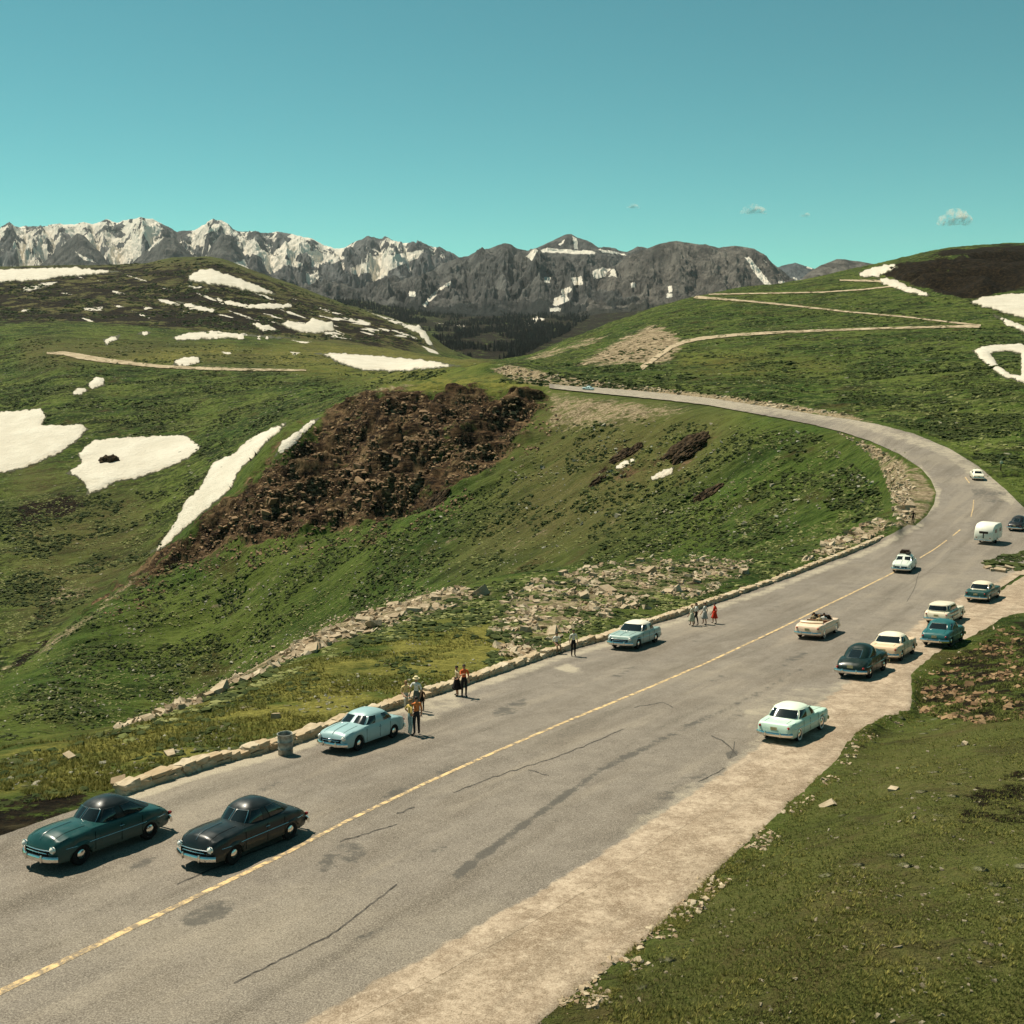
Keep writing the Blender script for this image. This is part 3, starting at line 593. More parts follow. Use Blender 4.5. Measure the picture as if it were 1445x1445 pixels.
mountain('grey_mountain', GR, [(380, 436), (560, 446), (640, 452), (760, 452), (850, 448), (940, 440)], 9800, 6700, m_grey, 190, 560, [
    ([(742, 362), (752, 351), (760, 353), (750, 368)], 1), ([(762, 352), (800, 350), (838, 354), (842, 359), (800, 358), (765, 357)], 1), ([(835, 382), (850, 377), (868, 380), (872, 396), (858, 390), (838, 393)], 1),
    ([(806, 392), (820, 390), (824, 402), (810, 403)], 1), ([(790, 410), (804, 404), (808, 410), (794, 416)], 1), ([(782, 420), (800, 415), (803, 424), (788, 432), (780, 430)], 1), ([(775, 434), (792, 434), (790, 441), (776, 440)], 1),
    ([(596, 430), (616, 408), (636, 396), (638, 400), (620, 412), (600, 434)], .85), ([(576, 411), (586, 411), (587, 419), (577, 418)], 1), ([(646, 390), (656, 386), (652, 392)], .7), ([(768, 391), (777, 391), (776, 399), (769, 399)], 1), ([(500, 398), (506, 402), (502, 410)], .8)],
    None, (.02, .22), 6, [400, 470, 540, 602, 640, 672, 717, 752, 790, 830, 868, 905], 58, 800, 170)
DM = [(780, 448), (815, 425), (835, 408), (855, 388), (872, 372), (888, 362), (905, 354), (925, 347), (945, 342), (955, 341), (972, 343), (995, 347), (1012, 350), (1030, 348), (1050, 349), (1064, 352), (1078, 360), (1090, 372), (1102, 382), (1114, 392), (1128, 402), (1150, 420)]
mountain('rounded_grey_mountain', DM, [(780, 452), (880, 452), (985, 440), (1150, 425)], 8600, 6500, m_dome, 95, 380, [
    ([(1051, 363), (1057, 362), (1072, 380), (1089, 402), (1078, 402), (1064, 384)], 1), ([(1076, 365), (1084, 371), (1090, 378), (1084, 375)], .9), ([(1098, 395), (1108, 397), (1107, 401), (1098, 400)], .9), ([(942, 404), (948, 402), (950, 412), (944, 414)], .9), ([(890, 400), (896, 398), (897, 405), (891, 406)], .9), ([(940, 414), (950, 413), (950, 420), (941, 421)], .9)], None, (.02, .25), 7, [800, 850, 888, 925, 955, 1000, 1050, 1085, 1120], 30, 560, 150)
mountain('distant_mountain', [(1070, 395), (1090, 380), (1105, 375), (1122, 371), (1136, 376), (1150, 380), (1180, 390), (1220, 410)], [(1070, 415), (1220, 420)], 12500, 10500, m_blue, 90, 600, [([(1138, 375), (1148, 377), (1146, 380), (1138, 378)], 1), ([(1118, 390), (1126, 392), (1124, 396), (1118, 394)], .9)], None, (0, .15), 8, (), 0., 260, 80)
mountain('distant_mountain', [(1120, 405), (1140, 386), (1160, 374), (1180, 366), (1192, 366), (1215, 369), (1240, 374), (1300, 380), (1500, 392)], [(1120, 415), (1500, 420)], 8200, 7000, m_dome, 60, 500, [([(1120, 392), (1132, 394), (1130, 398), (1120, 396)], .9)], None, (0, .15), 9, (), 0., 380, 80)

# ------------------------------------------------------------------ world, sun, camera
SUN_EL, SUN_AZ = R(58), R(-48)       # azimuth measured from +Y towards +X: the sun stands to the far left
w = bpy.data.worlds.new('World'); scene.world = w; w.use_nodes = True; nt = w.node_tree; nt.nodes.clear()
sky = nt.nodes.new('ShaderNodeTexSky'); sky.sky_type = 'NISHITA'; sky.sun_disc = False; sky.sun_elevation = SUN_EL; sky.sun_rotation = SUN_AZ; sky.altitude = 3500; sky.air_density = 1.0; sky.dust_density = .6; sky.ozone_density = 1.0
mx = nt.nodes.new('ShaderNodeMix'); mx.data_type = 'RGBA'; mx.blend_type = 'MULTIPLY'; mx.inputs[0].default_value = 1.0; mx.inputs[7].default_value = (.62, 1.34, .90, 1)
bg = nt.nodes.new('ShaderNodeBackground'); bg.inputs[1].default_value = .064; wo = nt.nodes.new('ShaderNodeOutputWorld')
nt.links.new(sky.outputs[0], mx.inputs[6]); nt.links.new(mx.outputs[2], bg.inputs[0]); nt.links.new(bg.outputs[0], wo.inputs[0])
sl = bpy.data.lights.new('sun', 'SUN'); sl.energy = 4.9; sl.angle = R(.5); sl.color = (1, .92, .76)
so = bpy.data.objects.new('sun', sl); COL.objects.link(so)
sd = Vector((math.sin(SUN_AZ) * math.cos(SUN_EL), math.cos(SUN_AZ) * math.cos(SUN_EL), math.sin(SUN_EL)))
so.rotation_euler = (-sd).to_track_quat('-Z', 'Y').to_euler(); so.location = sd * 300
zlo = float(Zg.min()) - 1.0; zhi = 1800.0; xm = 40000.0
hz = raw_mesh('haze', np.array([(x, y, z) for x in (-xm, xm) for y in (-60.0, 20000.0) for z in (zlo, zhi)]), np.array([(0, 1, 3, 2), (4, 6, 7, 5), (0, 4, 5, 1), (2, 3, 7, 6), (0, 2, 6, 4), (1, 5, 7, 3)]))
t_ = NT('thin_mountain_air'); v_ = t_.n('ShaderNodeVolumePrincipled'); v_.inputs['Color'].default_value = (.84, .90, .92, 1); v_.inputs['Density'].default_value = .000009; t_.link(v_.outputs[0], t_.out.inputs['Volume'])
obj_mesh('haze', hz, t_.m)['kind'] = 'stuff'
cd = bpy.data.cameras.new('camera'); cam = bpy.data.objects.new('camera', cd); COL.objects.link(cam)
cam.location = (0, 0, CAM_Z); cam.rotation_euler = (R(90) - TH, 0, 0); cd.sensor_width = 36; cd.lens = F / 1445 * 36; cd.clip_start = .5; cd.clip_end = 90000
scene.camera = cam
scene.view_settings.view_transform = 'Standard'; scene.view_settings.look = 'None'; scene.view_settings.exposure = .52; scene.view_settings.gamma = 1
scene.cycles.volume_bounces = 20; scene.cycles.max_bounces = 24; scene.cycles.diffuse_bounces = 4; scene.cycles.glossy_bounces = 4
# ------------------------------------------------------------------ draped sheets (roads, gravel, snow)
def refine(poly, step, jit=0.0, seed=0, closed=True):
    pts = []; n = len(poly); acc = seed * 37.7
    for i in range(n if closed else n - 1):
        a = np.array(poly[i], float); b = np.array(poly[(i + 1) % n], float); d = np.linalg.norm(b - a); k = max(1, int(d / step))
        for j in range(k):
            p = a + (b - a) * j / k
            if jit:
                q = np.array([acc + d * j / k]); nrm = np.array([-(b - a)[1], (b - a)[0]]) / max(d, 1e-6)
                o = float(perlin(q / 9, q * 0 + seed, seed)[0]) * 1.0 + float(perlin(q / 3.3, q * 0 + seed, seed + 5)[0]) * .7
                p = p + nrm * o * jit
            pts.append(p)
        acc += d
    if not closed: pts.append(np.array(poly[-1], float))
    return pts

def sheet(name, poly, mat, lift, step=8, edge=4, jit=0., seed=0, ymin=3, ymax=1e9, attrs=None, edge_lift=None, holes=(), centre=False, edge_w=4):
    b = refine(poly, edge, jit, seed); nb = len(b)
    arr = np.array(b); x0, y0 = arr.min(0); x1, y1 = arr.max(0)
    gx, gy = np.meshgrid(np.arange(x0, x1, step), np.arange(y0, y1, step)); gx = gx + (np.arange(gx.shape[0]) % 2)[:, None] * step * .5
    gx = gx.ravel(); gy = gy.ravel(); d = poly_sdf(gx, gy, arr)
    keep = d > step * .45
    for h in holes: keep &= poly_sdf(gx, gy, np.array(h, float)) < -step * .3
    pts = [Vector(p) for p in b]; edges = [(i, (i + 1) % nb) for i in range(nb)]
    for h in holes:
        hb = refine(h, edge, jit, seed + 3); s_ = len(pts); pts += [Vector(p) for p in hb]; edges += [(s_ + i, s_ + (i + 1) % len(hb)) for i in range(len(hb))]
    pts += [Vector((float(a), float(c))) for a, c in zip(gx[keep], gy[keep])]
    vo, eo, fo_, _, _, _ = delaunay_2d_cdt(pts, edges, [], 2 if holes else 1, 1e-4)
    P2 = np.array([(v.x, v.y) for v in vo]); W3 = hit(P2[:, 0], P2[:, 1], ymin, ymax)
    if holes:
        fo_ = [f for f in fo_ if not any(poly_sdf(np.array([P2[list(f), 0].mean()]), np.array([P2[list(f), 1].mean()]), np.array(h, float))[0] > 0 for h in holes)]
    dd = poly_sdf(P2[:, 0], P2[:, 1], arr)
    for h in holes: dd = np.minimum(dd, -poly_sdf(P2[:, 0], P2[:, 1], np.array(h, float)))
    lf = lift(W3[:, 1]) if callable(lift) else np.full(len(W3), lift)
    if edge_lift is not None: lf = lf * (edge_lift + (1 - edge_lift) * sstep(0, edge_w, dd))
    W3[:, 2] += lf
    if name == 'snow_patch':
        k_ = W3[:, 1] / 500.0; W3[:, 2] += sstep(1, 7, dd) * k_ * (.75 * fbm(W3[:, 0] / 14 / k_, W3[:, 1] / 14 / k_, 4, seed) + .30)
    tr = np.array([f for f in fo_ if len(f) == 3], int)
    a, b_, c = W3[tr[:, 0]], W3[tr[:, 1]], W3[tr[:, 2]]
    flip = np.cross(b_ - a, c - a)[:, 2] < 0
    tr[flip] = tr[flip][:, ::-1]
    loc = W3.mean(0) if centre else np.zeros(3)
    me = raw_mesh(name, W3 - loc, None, tr)
    if attrs:
        for k, pl in attrs.items():
            v = np.zeros(len(P2))
            for poly_, fe, val in pl: add_mask(v, P2[:, 0], P2[:, 1], np.full(len(P2), 50.), poly_, 0, 1e9, fe, val)
            me.attributes.new(k, 'FLOAT', 'POINT').data.foreach_set('value', v.astype(np.float32))
    me.attributes.new('rim', 'FLOAT', 'POINT').data.foreach_set('value', sstep(min(4.5, .4 * dd.max()), 0, dd).astype(np.float32))
    return obj_mesh(name, me, mat, loc=tuple(loc), smooth=True)

def strip_poly(line, width):
    l = np.array(line, float); n = len(l); w_ = np.broadcast_to(np.asarray(width, float), (n,)); t = np.gradient(l, axis=0); t /= np.linalg.norm(t, axis=1)[:, None]
    nr = np.stack([-t[:, 1], t[:, 0]], 1) * w_[:, None] / 2
    return [tuple(p) for p in l + nr] + [tuple(p) for p in (l - nr)[::-1]]

def gravel_colour(t, P_):
    f = t.noise(P_, 22, 4, .8); a = t.noise(P_, .8, 6, .7); z = t.noise(P_, 5, 4, .7)
    c = t.mix(t.ramp(a, .34, .66), (.22, .160, .108), (.44, .345, .250))
    c = t.mix(t.math('MULTIPLY', t.ramp(t.noise(P_, .22, 6, .7), .50, .66), .5), c, (.19, .145, .10))
    c = t.mix(t.math('MULTIPLY', t.ramp(t.noise(t.scale(P_, (.05, 1.0, 1.0), R(-59)), .9, 5, .65), .50, .62), .50), c, (.20, .155, .110)); c = t.mix(t.math('MULTIPLY', t.ramp(z, .50, .64), .60), c, (.17, .125, .08)); c = t.mix(t.math('MULTIPLY', t.ramp(z, .46, .34), .45), c, (.56, .46, .34))
    c = t.mix(t.math('MULTIPLY', t.ramp(f, .45, .7), .65), c, (.54, .43, .31)); return t.mix(t.math('MULTIPLY', t.ramp(f, .5, .30), .7), c, (.13, .09, .05)), f
def asphalt():
    t = NT('old_asphalt'); P_ = t.P(); fl = t.scale(P_, (.16, 1.0, 1.0), R(-59))
    a = t.noise(P_, .9, 6, .7); b = t.noise(fl, .45, 6, .65); f = t.noise(P_, 24, 4, .8); big = t.noise(P_, .07, 5, .65); z = t.noise(P_, 4.5, 4, .75)
    def edge(attr, scale, amp, vec=None): return t.math('ADD', t.attr(attr), t.math('MULTIPLY', t.math('SUBTRACT', t.noise(vec or P_, scale, 7, .75), .5), amp))
    c = t.mix(t.ramp(a, .3, .7), (.136, .114, .093), (.200, .170, .138))
    c = t.mix(t.math('MULTIPLY', t.ramp(b, .45, .66), .65), c, (.115, .092, .070))
    c = t.mix(t.math('MULTIPLY', t.ramp(big, .48, .66), .55), c, (.250, .210, .158))
    tr_n = t.noise(t.scale(P_, (.035, 1.0, 1.0), R(-59)), .62, 5, .6)
    c = t.mix(t.math('MULTIPLY', t.ramp(tr_n, .50, .66), .60), c, (.085, .070, .054)); c = t.mix(t.math('MULTIPLY', t.ramp(tr_n, .46, .34), .40), c, (.27, .225, .17))
    c = t.mix(t.math('MULTIPLY', t.ramp(z, .54, .70), .45), c, (.080, .064, .048))
    c = t.mix(t.math('MULTIPLY', t.ramp(f, .46, .68), .65), c, (.42, .365, .285))
    c = t.mix(t.math('MULTIPLY', t.ramp(f, .50, .34), .70), c, (.060, .047, .034))
    c = t.mix(t.math('MULTIPLY', t.ramp(edge('dust', .6, 1.3), .35, .80), .8), c, t.mix(t.ramp(f, .3, .7), (.24, .205, .145), (.50, .43, .32)))
    c = t.mix(t.math('MULTIPLY', t.ramp(edge('tar', 1.3, 1.7), .45, .75), .78), c, t.mix(f, (.030, .028, .024), (.11, .10, .085)))
    gc, _ = gravel_colour(t, P_)
    c = t.mix(t.ramp(edge('grav', .9, 1.3), .38, .66), c, gc)
    return t.bsdf(c, .9, .2, t.bump(f, .6, .02))
def gravel():
    t = NT('tan_gravel'); P_ = t.P(); c, f = gravel_colour(t, P_)
    e = t.math('ADD', t.attr('edge'), t.math('MULTIPLY', t.math('SUBTRACT', t.noise(P_, 1.4, 7, .75), .5), 1.5))
    c = t.mix(t.ramp(e, .45, .70), c, t.mix(t.ramp(t.noise(P_, 6, 4, .7), .35, .65), (.055, .050, .020), (.17, .130, .070)))
    return t.bsdf(c, .95, .1, t.bump(f, .8, .03))
m_asph = asphalt(); m_grav = gravel()
seam = strip_poly([(640, 1240), (740, 1165), (800, 1122), (850, 1087), (920, 1052), (1000, 1012), (1060, 985), (1130, 945), (1180, 915), (1230, 880)], [16, 14, 12, 11, 10, 8, 7, 5, 4, 3])
dust_edge = strip_poly([(150, 1142)] + [(x, y + 9) for x, y in WALL] + [(1305, 738)], [16] * 5 + [14] * 8 + [10] * 13)
GRAV_MARGIN = [(1520, 780), (1440, 800), (1400, 826), (1345, 848), (1300, 877), (1255, 916), (1200, 960), (1150, 1000), (1060, 1062), (950, 1140), (860, 1200), (760, 1260), (600, 1352), (420, 1448), (250, 1580), (340, 1660), (560, 1480), (780, 1340), (980, 1190), (1080, 1116), (1170, 1052), (1220, 1006), (1275, 962), (1316, 925), (1352, 896), (1410, 872), (1460, 850), (1540, 820)]
_rs = np.random.default_rng(41); STAINS = []
for x_, y_ in ((720, 1000), (640, 1085), (560, 1120), (880, 950), (980, 905), (1090, 860), (830, 1080), (930, 1030), (1040, 1010), (1120, 930), (1200, 860), (480, 1210), (620, 1200), (300, 1290), (520, 1320), (200, 1220), (1160, 990), (1240, 905), (380, 1110), (1010, 960)):
    w_ = (y_ - 560) / 600 * _rs.uniform(14, 46); h_ = w_ * _rs.uniform(.22, .40)
    STAINS.append(([(x_ + w_ * math.cos(a_) * _rs.uniform(.7, 1.2), y_ - .42 * w_ * math.cos(a_) * .8 + h_ * math.sin(a_)) for a_ in np.linspace(0, 2 * math.pi, 9)[:-1]], 6, _rs.uniform(.42, .72)))
road = structure(sheet('road', ROAD, m_asph, (lambda Y: .045 + .0016 * np.maximum(0, Y - 170)), 5.5, 4, .5, 2, attrs={
    'grav': [(GRAV_MARGIN, 15, 1.0)],
    'dust': [(dust_edge, 5, .75), ([(880, 1165), (1000, 1085), (1120, 1000), (1240, 915), (1330, 850), (1345, 862), (1250, 935), (1150, 1018), (950, 1158), (850, 1225)], 16, .55), ([(1060, 560), (1200, 585), (1340, 628), (1440, 700), (1430, 720), (1330, 645), (1200, 602), (1060, 585), (780, 560), (780, 540)], 5, .6),
             ([(1320, 700), (1312, 680), (1290, 655), (1300, 655), (1330, 690), (1325, 715), (1300, 735)], 4, .7), ([(560, 1005), (640, 978), (660, 1000), (590, 1030)], 10, .6), ([(780, 945), (800, 935), (830, 950), (800, 952)], 6, .9), ([(1040, 1000), (1120, 965), (1180, 965), (1150, 1000), (1050, 1040)], 14, .5)],
    'tar': STAINS + [(seam, 7, .82), ([(1370, 690), (1420, 692), (1420, 699), (1372, 698)], 3, .8), ([(1372, 702), (1420, 703), (1445, 706), (1400, 710), (1372, 707)], 3, .8), ([(880, 1130), (960, 1090), (1060, 1080), (1000, 1120), (900, 1170)], 14, .50), ([(700, 980), (760, 950), (800, 960), (730, 985)], 12, .38),
            ([(1160, 925), (1230, 880), (1260, 890), (1190, 935)], 12, .40), ([(1024, 1062), (1040, 1058), (1042, 1070), (1026, 1074)], 4, .95)]}))
structure(sheet('gravel_shoulder', GRAVEL, m_grav, .040, 6, 3, 3.4, 4, edge_lift=-2.6, edge_w=11, attrs={'edge': [(strip_poly([(760, 1500), (905, 1345), (1000, 1250), (1097, 1162), (1142, 1120), (1184, 1082), (1214, 1040), (1247, 1022), (1294, 1010), (1298, 985), (1296, 955), (1332, 925), (1382, 902), (1422, 872), (1500, 830)], [20, 18, 15, 13, 12, 11, 11, 11, 10, 9, 9, 8, 8, 7, 7]), 15, .62)]}))
m_yline = NT('worn_yellow_paint'); _n = m_yline.noise(m_yline.P(), 3.0, 5, .75)
m_yline = m_yline.bsdf(m_yline.mix(m_yline.ramp(_n, .40, .60), (.21, .165, .115), (.66, .46, .22)), .8, .2)
CL = [(-60, 1432), (120, 1344), (300, 1256), (400, 1208), (490, 1160), (600, 1107), (700, 1062), (800, 1019), (900, 978), (1000, 935), (1100, 888), (1160, 858), (1220, 829), (1262, 808)]
ln = structure(sheet('centre_line', strip_poly(CL, [9.0, 7.0, 5.2, 4.5, 4.0, 3.5, 3.1, 2.8, 2.5, 2.25, 2.0, 1.85, 1.7, 1.5]), m_yline, .052, 4, 4)); ln.parent = road
for seg_ in ([(1298, 788), (1318, 776), (1336, 763)], [(1344, 757), (1355, 748)], [(1370, 730), (1373, 718), (1374, 706)], [(1368, 682), (1362, 674)]):
    ln = structure(sheet('centre_line', strip_poly(seg_, 1.4), m_yline, (lambda Y: .055 + .0016 * np.maximum(0, Y - 170)), 4, 3)); ln.parent = road
m_crack = simple('tar_crack_filler', (.075, .064, .052), .9, var=.4)
for k_, (seg_, w_) in enumerate([([(640, 1120), (680, 1104), (720, 1090), (770, 1075), (830, 1052), (880, 1030)], 1.3), ([(745, 1088), (775, 1096)], 1.1), ([(895, 1000), (935, 992), (950, 1000)], 1.0), ([(560, 1150), (585, 1141)], 2.0), ([(1003, 1040), (1018, 1046), (1030, 1056), (1040, 1068)], 1.6), ([(1037, 1048), (1034, 1060), (1030, 1072)], 1.5),
                    ([(985, 1105), (1005, 1096), (1022, 1085)], 1.4), ([(1280, 850), (1292, 826), (1298, 806)], .8), ([(930, 965), (1010, 930), (1100, 890)], .8), ([(480, 1190), (560, 1165)], 1.6), ([(250, 1250), (330, 1215), (420, 1180)], 2.0), ([(330, 1390), (470, 1320), (560, 1250)], 2.2)]):
    ck = structure(sheet('road_crack', strip_poly(refine(seg_, 8, 1.6, k_, False), w_), m_crack, .050, 4, 3, .3, k_)); ck.parent = road
def dirt_mat():
    t = NT('pale_dirt_road'); P_ = t.P(); n_ = t.noise(P_, .12, 6, .75)
    c = t.mix(t.ramp(n_, .35, .65), (.28, .215, .135), (.46, .37, .25))
    rim = t.math('ADD', t.attr('rim'), t.math('MULTIPLY', t.math('SUBTRACT', t.noise(P_, .09, 7, .78), .5), 2.4))
    return t.bsdf(t.mix(t.ramp(rim, .95, 1.25), c, t.mix(n_, (.030, .036, .010), (.095, .080, .034))), .95, .05)
m_dirt = dirt_mat()
for seg_, w_, y0_ in (([(905, 520), (918, 511), (930, 502), (948, 490), (965, 483), (990, 478), (1040, 473), (1100, 469.5), (1180, 466), (1260, 463.5), (1340, 461.5), (1382, 461)], [7, 6, 5.6, 5.2, 5, 4.6, 4, 3.6, 3.2, 3, 3, 4.5], 480),
                      ([(1384, 460), (1340, 455), (1270, 447), (1200, 441), (1120, 432), (1060, 426), (1010, 422), (982, 420), (972, 417)], [3, 2.2, 2.2, 2.2, 2.4, 2.6, 3, 4.5, 5], 500),
                      ([(1000, 416), (1080, 414.5), (1160, 413), (1220, 409), (1264, 404)], [1.4, 1.6, 1.6, 1.8, 2], 700), ([(1185, 396), (1235, 397), (1262, 400)], [2, 3, 2.5], 900),
                      ([(66, 499), (90, 499), (110, 503), (140, 508), (190, 514), (230, 518), (300, 521), (370, 522.5), (432, 523)], [3, 5, 8, 7, 5, 4.4, 4, 3.4, 2.4], 600)):
    structure(sheet('dirt_road', strip_poly(seg_, np.array(w_) * .95), m_dirt, lambda Y: .0005 * Y, 3, 3, .45, 9, ymin=y0_))

# ------------------------------------------------------------------ snow patches
def snow_mat():
    t = NT('old_summer_snow'); P_ = t.P(); a = t.noise(P_, .06, 5, .6); b = t.noise(P_, .5, 4, .65)
    c = t.mix(t.ramp(a, .35, .7), (.52, .465, .37), (.60, .545, .445)); c = t.mix(t.math('MULTIPLY', t.ramp(b, .58, .75), .4), c, (.45, .37, .26))
    rim = t.math('ADD', t.attr('rim'), t.math('MULTIPLY', t.math('SUBTRACT', t.noise(P_, .16, 7, .75), .5), 1.6)); fr = t.math('ADD', t.attr('rim'), t.math('MULTIPLY', t.math('SUBTRACT', t.noise(P_, .10, 7, .75), .5), 2.2))
    c = t.mix(t.math('MULTIPLY', t.ramp(fr, .30, .9), .55), c, (.40, .33, .23)); c = t.mix(t.ramp(rim, .66, .84), c, t.mix(b, (.020, .026, .008), (.085, .075, .034)))
    return t.bsdf(c, .75, .15, t.bump(t.math('ADD', t.math('MULTIPLY', b, .6), a), .9, 2.0))
m_snow = snow_mat()
for k_, (lab, poly, y0_, holes) in enumerate(SNOW):
    o = sheet('snow_patch', poly, m_snow, (lambda Y: .22 + .0011 * Y), 4 if y0_ < 1000 else 2.5, 1.6, 1.9, 20 + k_, ymin=y0_, edge_lift=.15, holes=holes, centre=True)
    tag(o, lab, 'snow patch', 'summer snow patches on the mountainsides')

# ------------------------------------------------------------------ rocks
def rock_template(seed, sub=1):
    bm = bmesh.new(); bmesh.ops.create_icosphere(bm, subdivisions=sub, radius=1)
    r_ = np.random.default_rng(seed)
    cuts = [(Vector(r_.normal(size=3)).normalized(), r_.uniform(.30, .62)) for _ in range(7)]
    for v in bm.verts:
        for n_, d_ in cuts:
            k = v.co.dot(n_)
            if k > d_: v.co -= n_ * (k - d_)
        v.co += Vector(r_.normal(size=3)) * .06
    co = np.array([v.co[:] for v in bm.verts]); tr = np.array([[v.index for v in f.verts] for f in bm.faces]); bm.free()
    return co, tr
def slab_template(seed):
    bm = bmesh.new(); bmesh.ops.create_cube(bm, size=1.5); r_ = np.random.default_rng(seed)
    for v in bm.verts: v.co += Vector(r_.uniform(-.36, .36, 3))
    n_ = Vector(r_.normal(size=3)).normalized(); bmesh.ops.bisect_plane(bm, geom=bm.verts[:] + bm.edges[:] + bm.faces[:], plane_co=n_ * .55, plane_no=n_, clear_outer=True)
    bmesh.ops.holes_fill(bm, edges=bm.edges[:]); bmesh.ops.triangulate(bm, faces=bm.faces[:]); bmesh.ops.recalc_face_normals(bm, faces=bm.faces[:])
    bm.verts.index_update(); co = np.array([v.co[:] for v in bm.verts]); tr = np.array([[v.index for v in f.verts] for f in bm.faces]); bm.free(); return co, tr
ROCKT = [slab_template(100 + i) for i in range(22)] + [rock_template(100 + i) for i in range(5)]
def rand_rot(r_, tilt=.5):
    a = r_.uniform(0, 2 * math.pi); b = r_.normal(0, tilt); c = r_.normal(0, tilt)
    return np.array(Matrix.Rotation(a, 3, 'Z') @ Matrix.Rotation(b, 3, 'X') @ Matrix.Rotation(c, 3, 'Y'))
def sample_poly(poly, n, r_):
    poly = np.array(poly, float); lo, hi = poly.min(0), poly.max(0); out = np.zeros((0, 2))
    while len(out) < n:
        p = r_.uniform(lo, hi, (n * 3, 2)); out = np.concatenate([out, p[poly_sdf(p[:, 0], p[:, 1], poly) > 0]])
    return out[:n]
def rocks_merged(name, items, mat, dip=None):
    """items: (x, y, z, size, flatness)"""
    CO, TR = [], []; off = 0
    for i, (x, y, z, s, fl) in enumerate(items):
        co, tr = ROCKT[rng.integers(len(ROCKT))]; rr = rand_rot(rng, .38) if dip is None else np.array(Matrix.Rotation(dip[0] + rng.normal(0, .25), 3, 'Z') @ Matrix.Rotation(dip[1] + rng.normal(0, .12), 3, 'X') @ Matrix.Rotation(rng.normal(0, .12), 3, 'Y'))
        s *= .85; c = (co * np.array([s * rng.uniform(.8, 1.5), s * rng.uniform(.7, 1.1), s * fl])) @ rr.T + np.array([x, y, z + s * fl * .12])
        CO.append(c); TR.append(tr + off); off += len(c)
    me = raw_mesh(name, np.concatenate(CO), None, np.concatenate(TR))
    return obj_mesh(name, me, mat)
def stone_mat(name, a, b, c):
    t = NT(name); P_ = t.P(); n1 = t.noise(P_, 1.7, 5, .7); isl = t.n('ShaderNodeNewGeometry').outputs['Random Per Island']
    col = t.mix(t.ramp(n1, .3, .7), a, b); col = t.mix(t.math('MULTIPLY', isl, .75), col, c)
    return t.bsdf(col, .9, .15, t.bump(t.noise(P_, 9, 4, .7), .5, .06))
m_pale = stone_mat('pale_granite', (.36, .285, .185), (.58, .48, .34), (.20, .125, .065))
m_grey = stone_mat('lichen_grey_stone', (.20, .19, .14), (.38, .37, .28), (.16, .12, .07))
m_bankstone = stone_mat('field_stone', (.20, .165, .11), (.36, .31, .22), (.13, .10, .06))
m_cliff = stone_mat('cliff_blocks', (.032, .018, .010), (.150, .088, .047), (.36, .235, .130))
m_brown = stone_mat('brown_schist', (.050, .026, .012), (.20, .110, .055), (.36, .24, .13))
STRIP1 = [(160, 1030), (200, 1004), (290, 962), (400, 903), (470, 868), (560, 838), (640, 824), (690, 840), (600, 870), (480, 906), (420, 928), (300, 986), (200, 1020)]
STRIP2 = [(700, 850), (760, 812), (900, 788), (1000, 784), (1065, 792), (1050, 812), (1000, 838), (930, 856), (870, 868), (800, 893), (745, 930), (700, 925), (690, 890)]
STRIP3 = [(1130, 790), (1170, 764), (1240, 732), (1275, 732), (1240, 755), (1150, 792)]
CURVE = [(1172, 606), (1230, 628), (1270, 655), (1290, 690), (1284, 735), (1262, 745), (1258, 700), (1240, 655), (1205, 624)]
SHELF = [(-60, 1062), (30, 1050), (170, 1030), (400, 940), (640, 880), (740, 930), (560, 985), (400, 1042), (168, 1112), (100, 1124), (-60, 1150)]
SLOPE = [(-20, 1060), (-20, 960), (100, 880), (220, 800), (450, 760), (700, 680), (780, 600), (900, 590), (1150, 610), (1245, 690), (1245, 722), (1150, 772), (1000, 792), (900, 800), (640, 842), (400, 925), (170, 1034)]
BANKR = [(1000, 1256), (1105, 1165), (1190, 1086), (1220, 1044), (1296, 1018), (1420, 1024), (1520, 1020), (1560, 1600), (600, 1600), (800, 1432), (905, 1352)]
RUBR = [(1296, 1008), (1300, 962), (1340, 930), (1420, 884), (1460, 880), (1460, 1015), (1380, 1022)]
r2 = np.random.default_rng(5)
def items_in(poly, n, smin, smax, fl=(.35, .75), ymin=3, power=2.2, clump=4.0, cut=-.05, fade=0):
    p = sample_poly(poly, n * 2, r2)
    if fade: p = p[poly_sdf(p[:, 0], p[:, 1], np.array(poly, float)) > r2.uniform(0, 1, len(p)) ** 1.5 * fade]
    w_ = hit(p[:, 0], p[:, 1], ymin)
    cl = fbm(w_[:, 0] / clump, w_[:, 1] / clump, 3, 61); w_ = w_[cl > cut][:n]; n = len(w_); s = smin + (smax - smin) * r2.random(n) ** power
    return [(a[0], a[1], a[2], k, r2.uniform(*fl)) for a, k in zip(w_, s)]
def rubble(name, label, items, mat, dip=None): return tag(rocks_merged(name, items, mat, dip), label, 'rubble', None, 'stuff')
rubble('rubble', 'pale broken rock strewn along the lip of the grassy shelf beyond the wall', items_in(STRIP1, 4200, .04, .42, (.3, .8), 3, 3.4, 2.6, .0) + items_in(STRIP2, 6000, .04, .40, (.3, .8), 3, 3.2, 3.0, .06) + items_in(STRIP3, 420, .1, .7), m_pale)
rubble('rubble', 'pale rock rubble on the bank inside the road curve', items_in(CURVE, 1300, .08, .5, (.3, .8), 3, 2.6), m_pale)
rubble('rubble', 'small grey stones scattered over the green slope below the far road', items_in(SLOPE, 2600, .12, .70, (.3, .6), 150, 3.2, 18, .02), m_grey)
rubble('rubble', 'brown rock debris on the dark earth at the right beside the gravel', items_in(RUBR, 1300, .03, .24, (.3, .7), 3, 3.0, 2.0, .05), m_brown)
